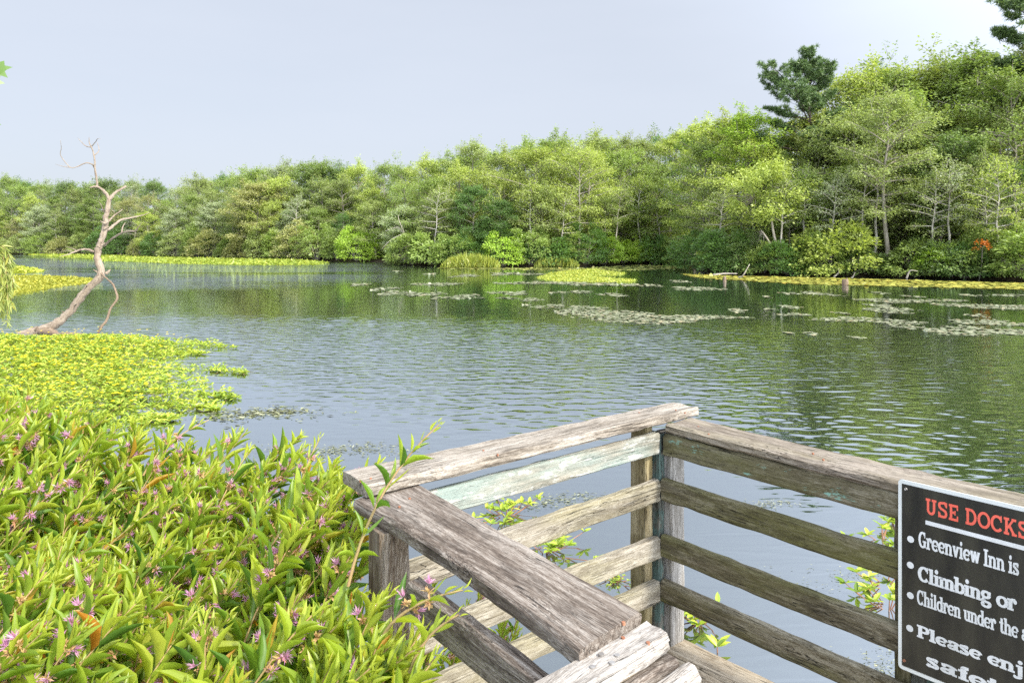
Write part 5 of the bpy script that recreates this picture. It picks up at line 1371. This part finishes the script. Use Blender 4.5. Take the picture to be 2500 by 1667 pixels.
# lower bush out in the water beyond the left slats
r_ = np.random.default_rng(12); sh = []
for _ in range(34):
    x, y = r_.uniform(-.55, .10), r_.uniform(2.78, 3.35); zt = r_.uniform(.45, .80)
    sh.append(((x - .1, y - .05, .05), (x + r_.normal(0, .05), y, zt)))
make_bush(40, (-.2, 3.0), "low loosestrife bush outside the left slats, seen through the railing", sh, .075)
# the two shoots that stand in front of the pale top board
def lone(k_, pts, lab, bloom, lf=.075):
    b_, t_ = P(*pts[0]), P(*pts[1]); make_bush(k_, b_[:2], lab, [(b_, t_)], lf, bloom, .75)
lone(50, ((850, 1430, 1.95), (1072, 1036, 1.90)), "single long loosestrife shoot arching across the pale top board", .25, .055)
lone(52, ((700, 1330, 3.0), (783, 1066, 3.1)), "tall loosestrife shoot standing above the others against the water", .5)
lone(53, ((350, 1160, 3.3), (510, 1025, 3.4)), "loosestrife shoot with a pink spike leaning over the primrose bed edge", .6)
# shoot drooping over the dark outer slat
lone(54, ((930, 1560, 1.72), (1130, 1440, 1.66)), "loosestrife shoot reaching right across the dark outer slat", .6)
lone(55, ((1000, 1640, 1.62), (1120, 1500, 1.58)), "shaded loosestrife shoot hanging in front of the outer slat", .5)

# ------------------------------------------------------------------ bits of plants entering at the left edge
def lobed():
    a = np.radians([0, 18, 30, 50, 62, 78, 95, 120, 150, 180]); rr = np.array([1, .62, .66, .92, .55, .60, .72, .38, .40, .22])
    up_ = np.column_stack([rr * np.cos(a), rr * np.sin(a)]); lo_ = up_[1:-1][::-1] * [1, -1]
    v = np.vstack([up_, lo_]); v[:, 0] += .22
    return np.column_stack([v, -.15 * (v ** 2).sum(1)]), [np.arange(len(v))[None]], np.ones(len(v))
LOBE = lobed()
def maple_branch():
    Y = 5.0; root = empty("maple_branch", P(-160, 150, Y)); tag(root, "few green maple leaves hanging in at the upper left edge", "branch"); bpy.context.view_layer.update()
    tw = MB(); p, r_ = smooth_path([P(-200, 120, Y), P(-100, 140, Y), P(-25, 150, Y)], [.012, .008, .004], 4); tube(tw, p, r_, 6)
    p, r_ = smooth_path([P(-120, 136, Y), P(-70, 230, Y), P(-20, 290, Y)], [.008, .005, .003], 4); tube(tw, p, r_, 6)
    under(tw.build("twig", M['stem'], root, True), root)
    lf = MB()
    for px, py, s_, dx, dz in ((-22, 160, .115, .75, -.45), (-30, 185, .10, .5, -.8), (-40, 150, .1, .3, .3), (-24, 304, .06, .9, .05), (-60, 280, .09, .2, -.8)):
        scatter(lf, LOBE, P(px, py, Y + rngb.uniform(-.05, .05))[None], np.array([[dx, -.15, dz]]), np.array([[.25, -.9, .5]]), s_, s_)
    under(lf.build("leaves", M['maple'], root), root)
maple_branch()
def weeping():
    Y = 6.2; root = empty("weeping_branch", P(-60, 640, Y)); tag(root, "drooping yellowing willow twigs hanging at the left edge above the primrose bed", "branch"); bpy.context.view_layer.update()
    r_ = np.random.default_rng(3); lf, st = MB(), MB()
    for k_ in range(22):
        x0 = r_.uniform(-60, 8); y0 = r_.uniform(600, 650); x1 = x0 + r_.uniform(5, 42); y1 = r_.uniform(690, 800)
        Yk = Y + r_.uniform(-.3, .3)
        p, rr = smooth_path([P(x0 - 40, y0 + 10, Yk), P(x0, y0, Yk), P((x0 + x1) / 2 + 8, (y0 + y1) / 2 - 10, Yk), P(x1, y1, Yk)], [.004, .003, .0022, .001], 6); tube(st, p, rr, 4, cap=False)
        for c, nx in zip(p[4:-1], p[5:]):
            for _ in range(5):
                d = norm(nx - c) + r_.standard_normal(3) * .5 + np.array([0, 0, -.4]); sz = r_.uniform(.05, .10)
                scatter(lf, LEAF_FLAT, c[None], d[None], r_.standard_normal((1, 3)), sz, sz * .17)
    under(st.build("twig", M['stem'], root, True), root)
    o = under(lf.build("leaves", M['primfar'], root), root); o.color = (0.33, 0.36, 0.09, 1)
weeping()
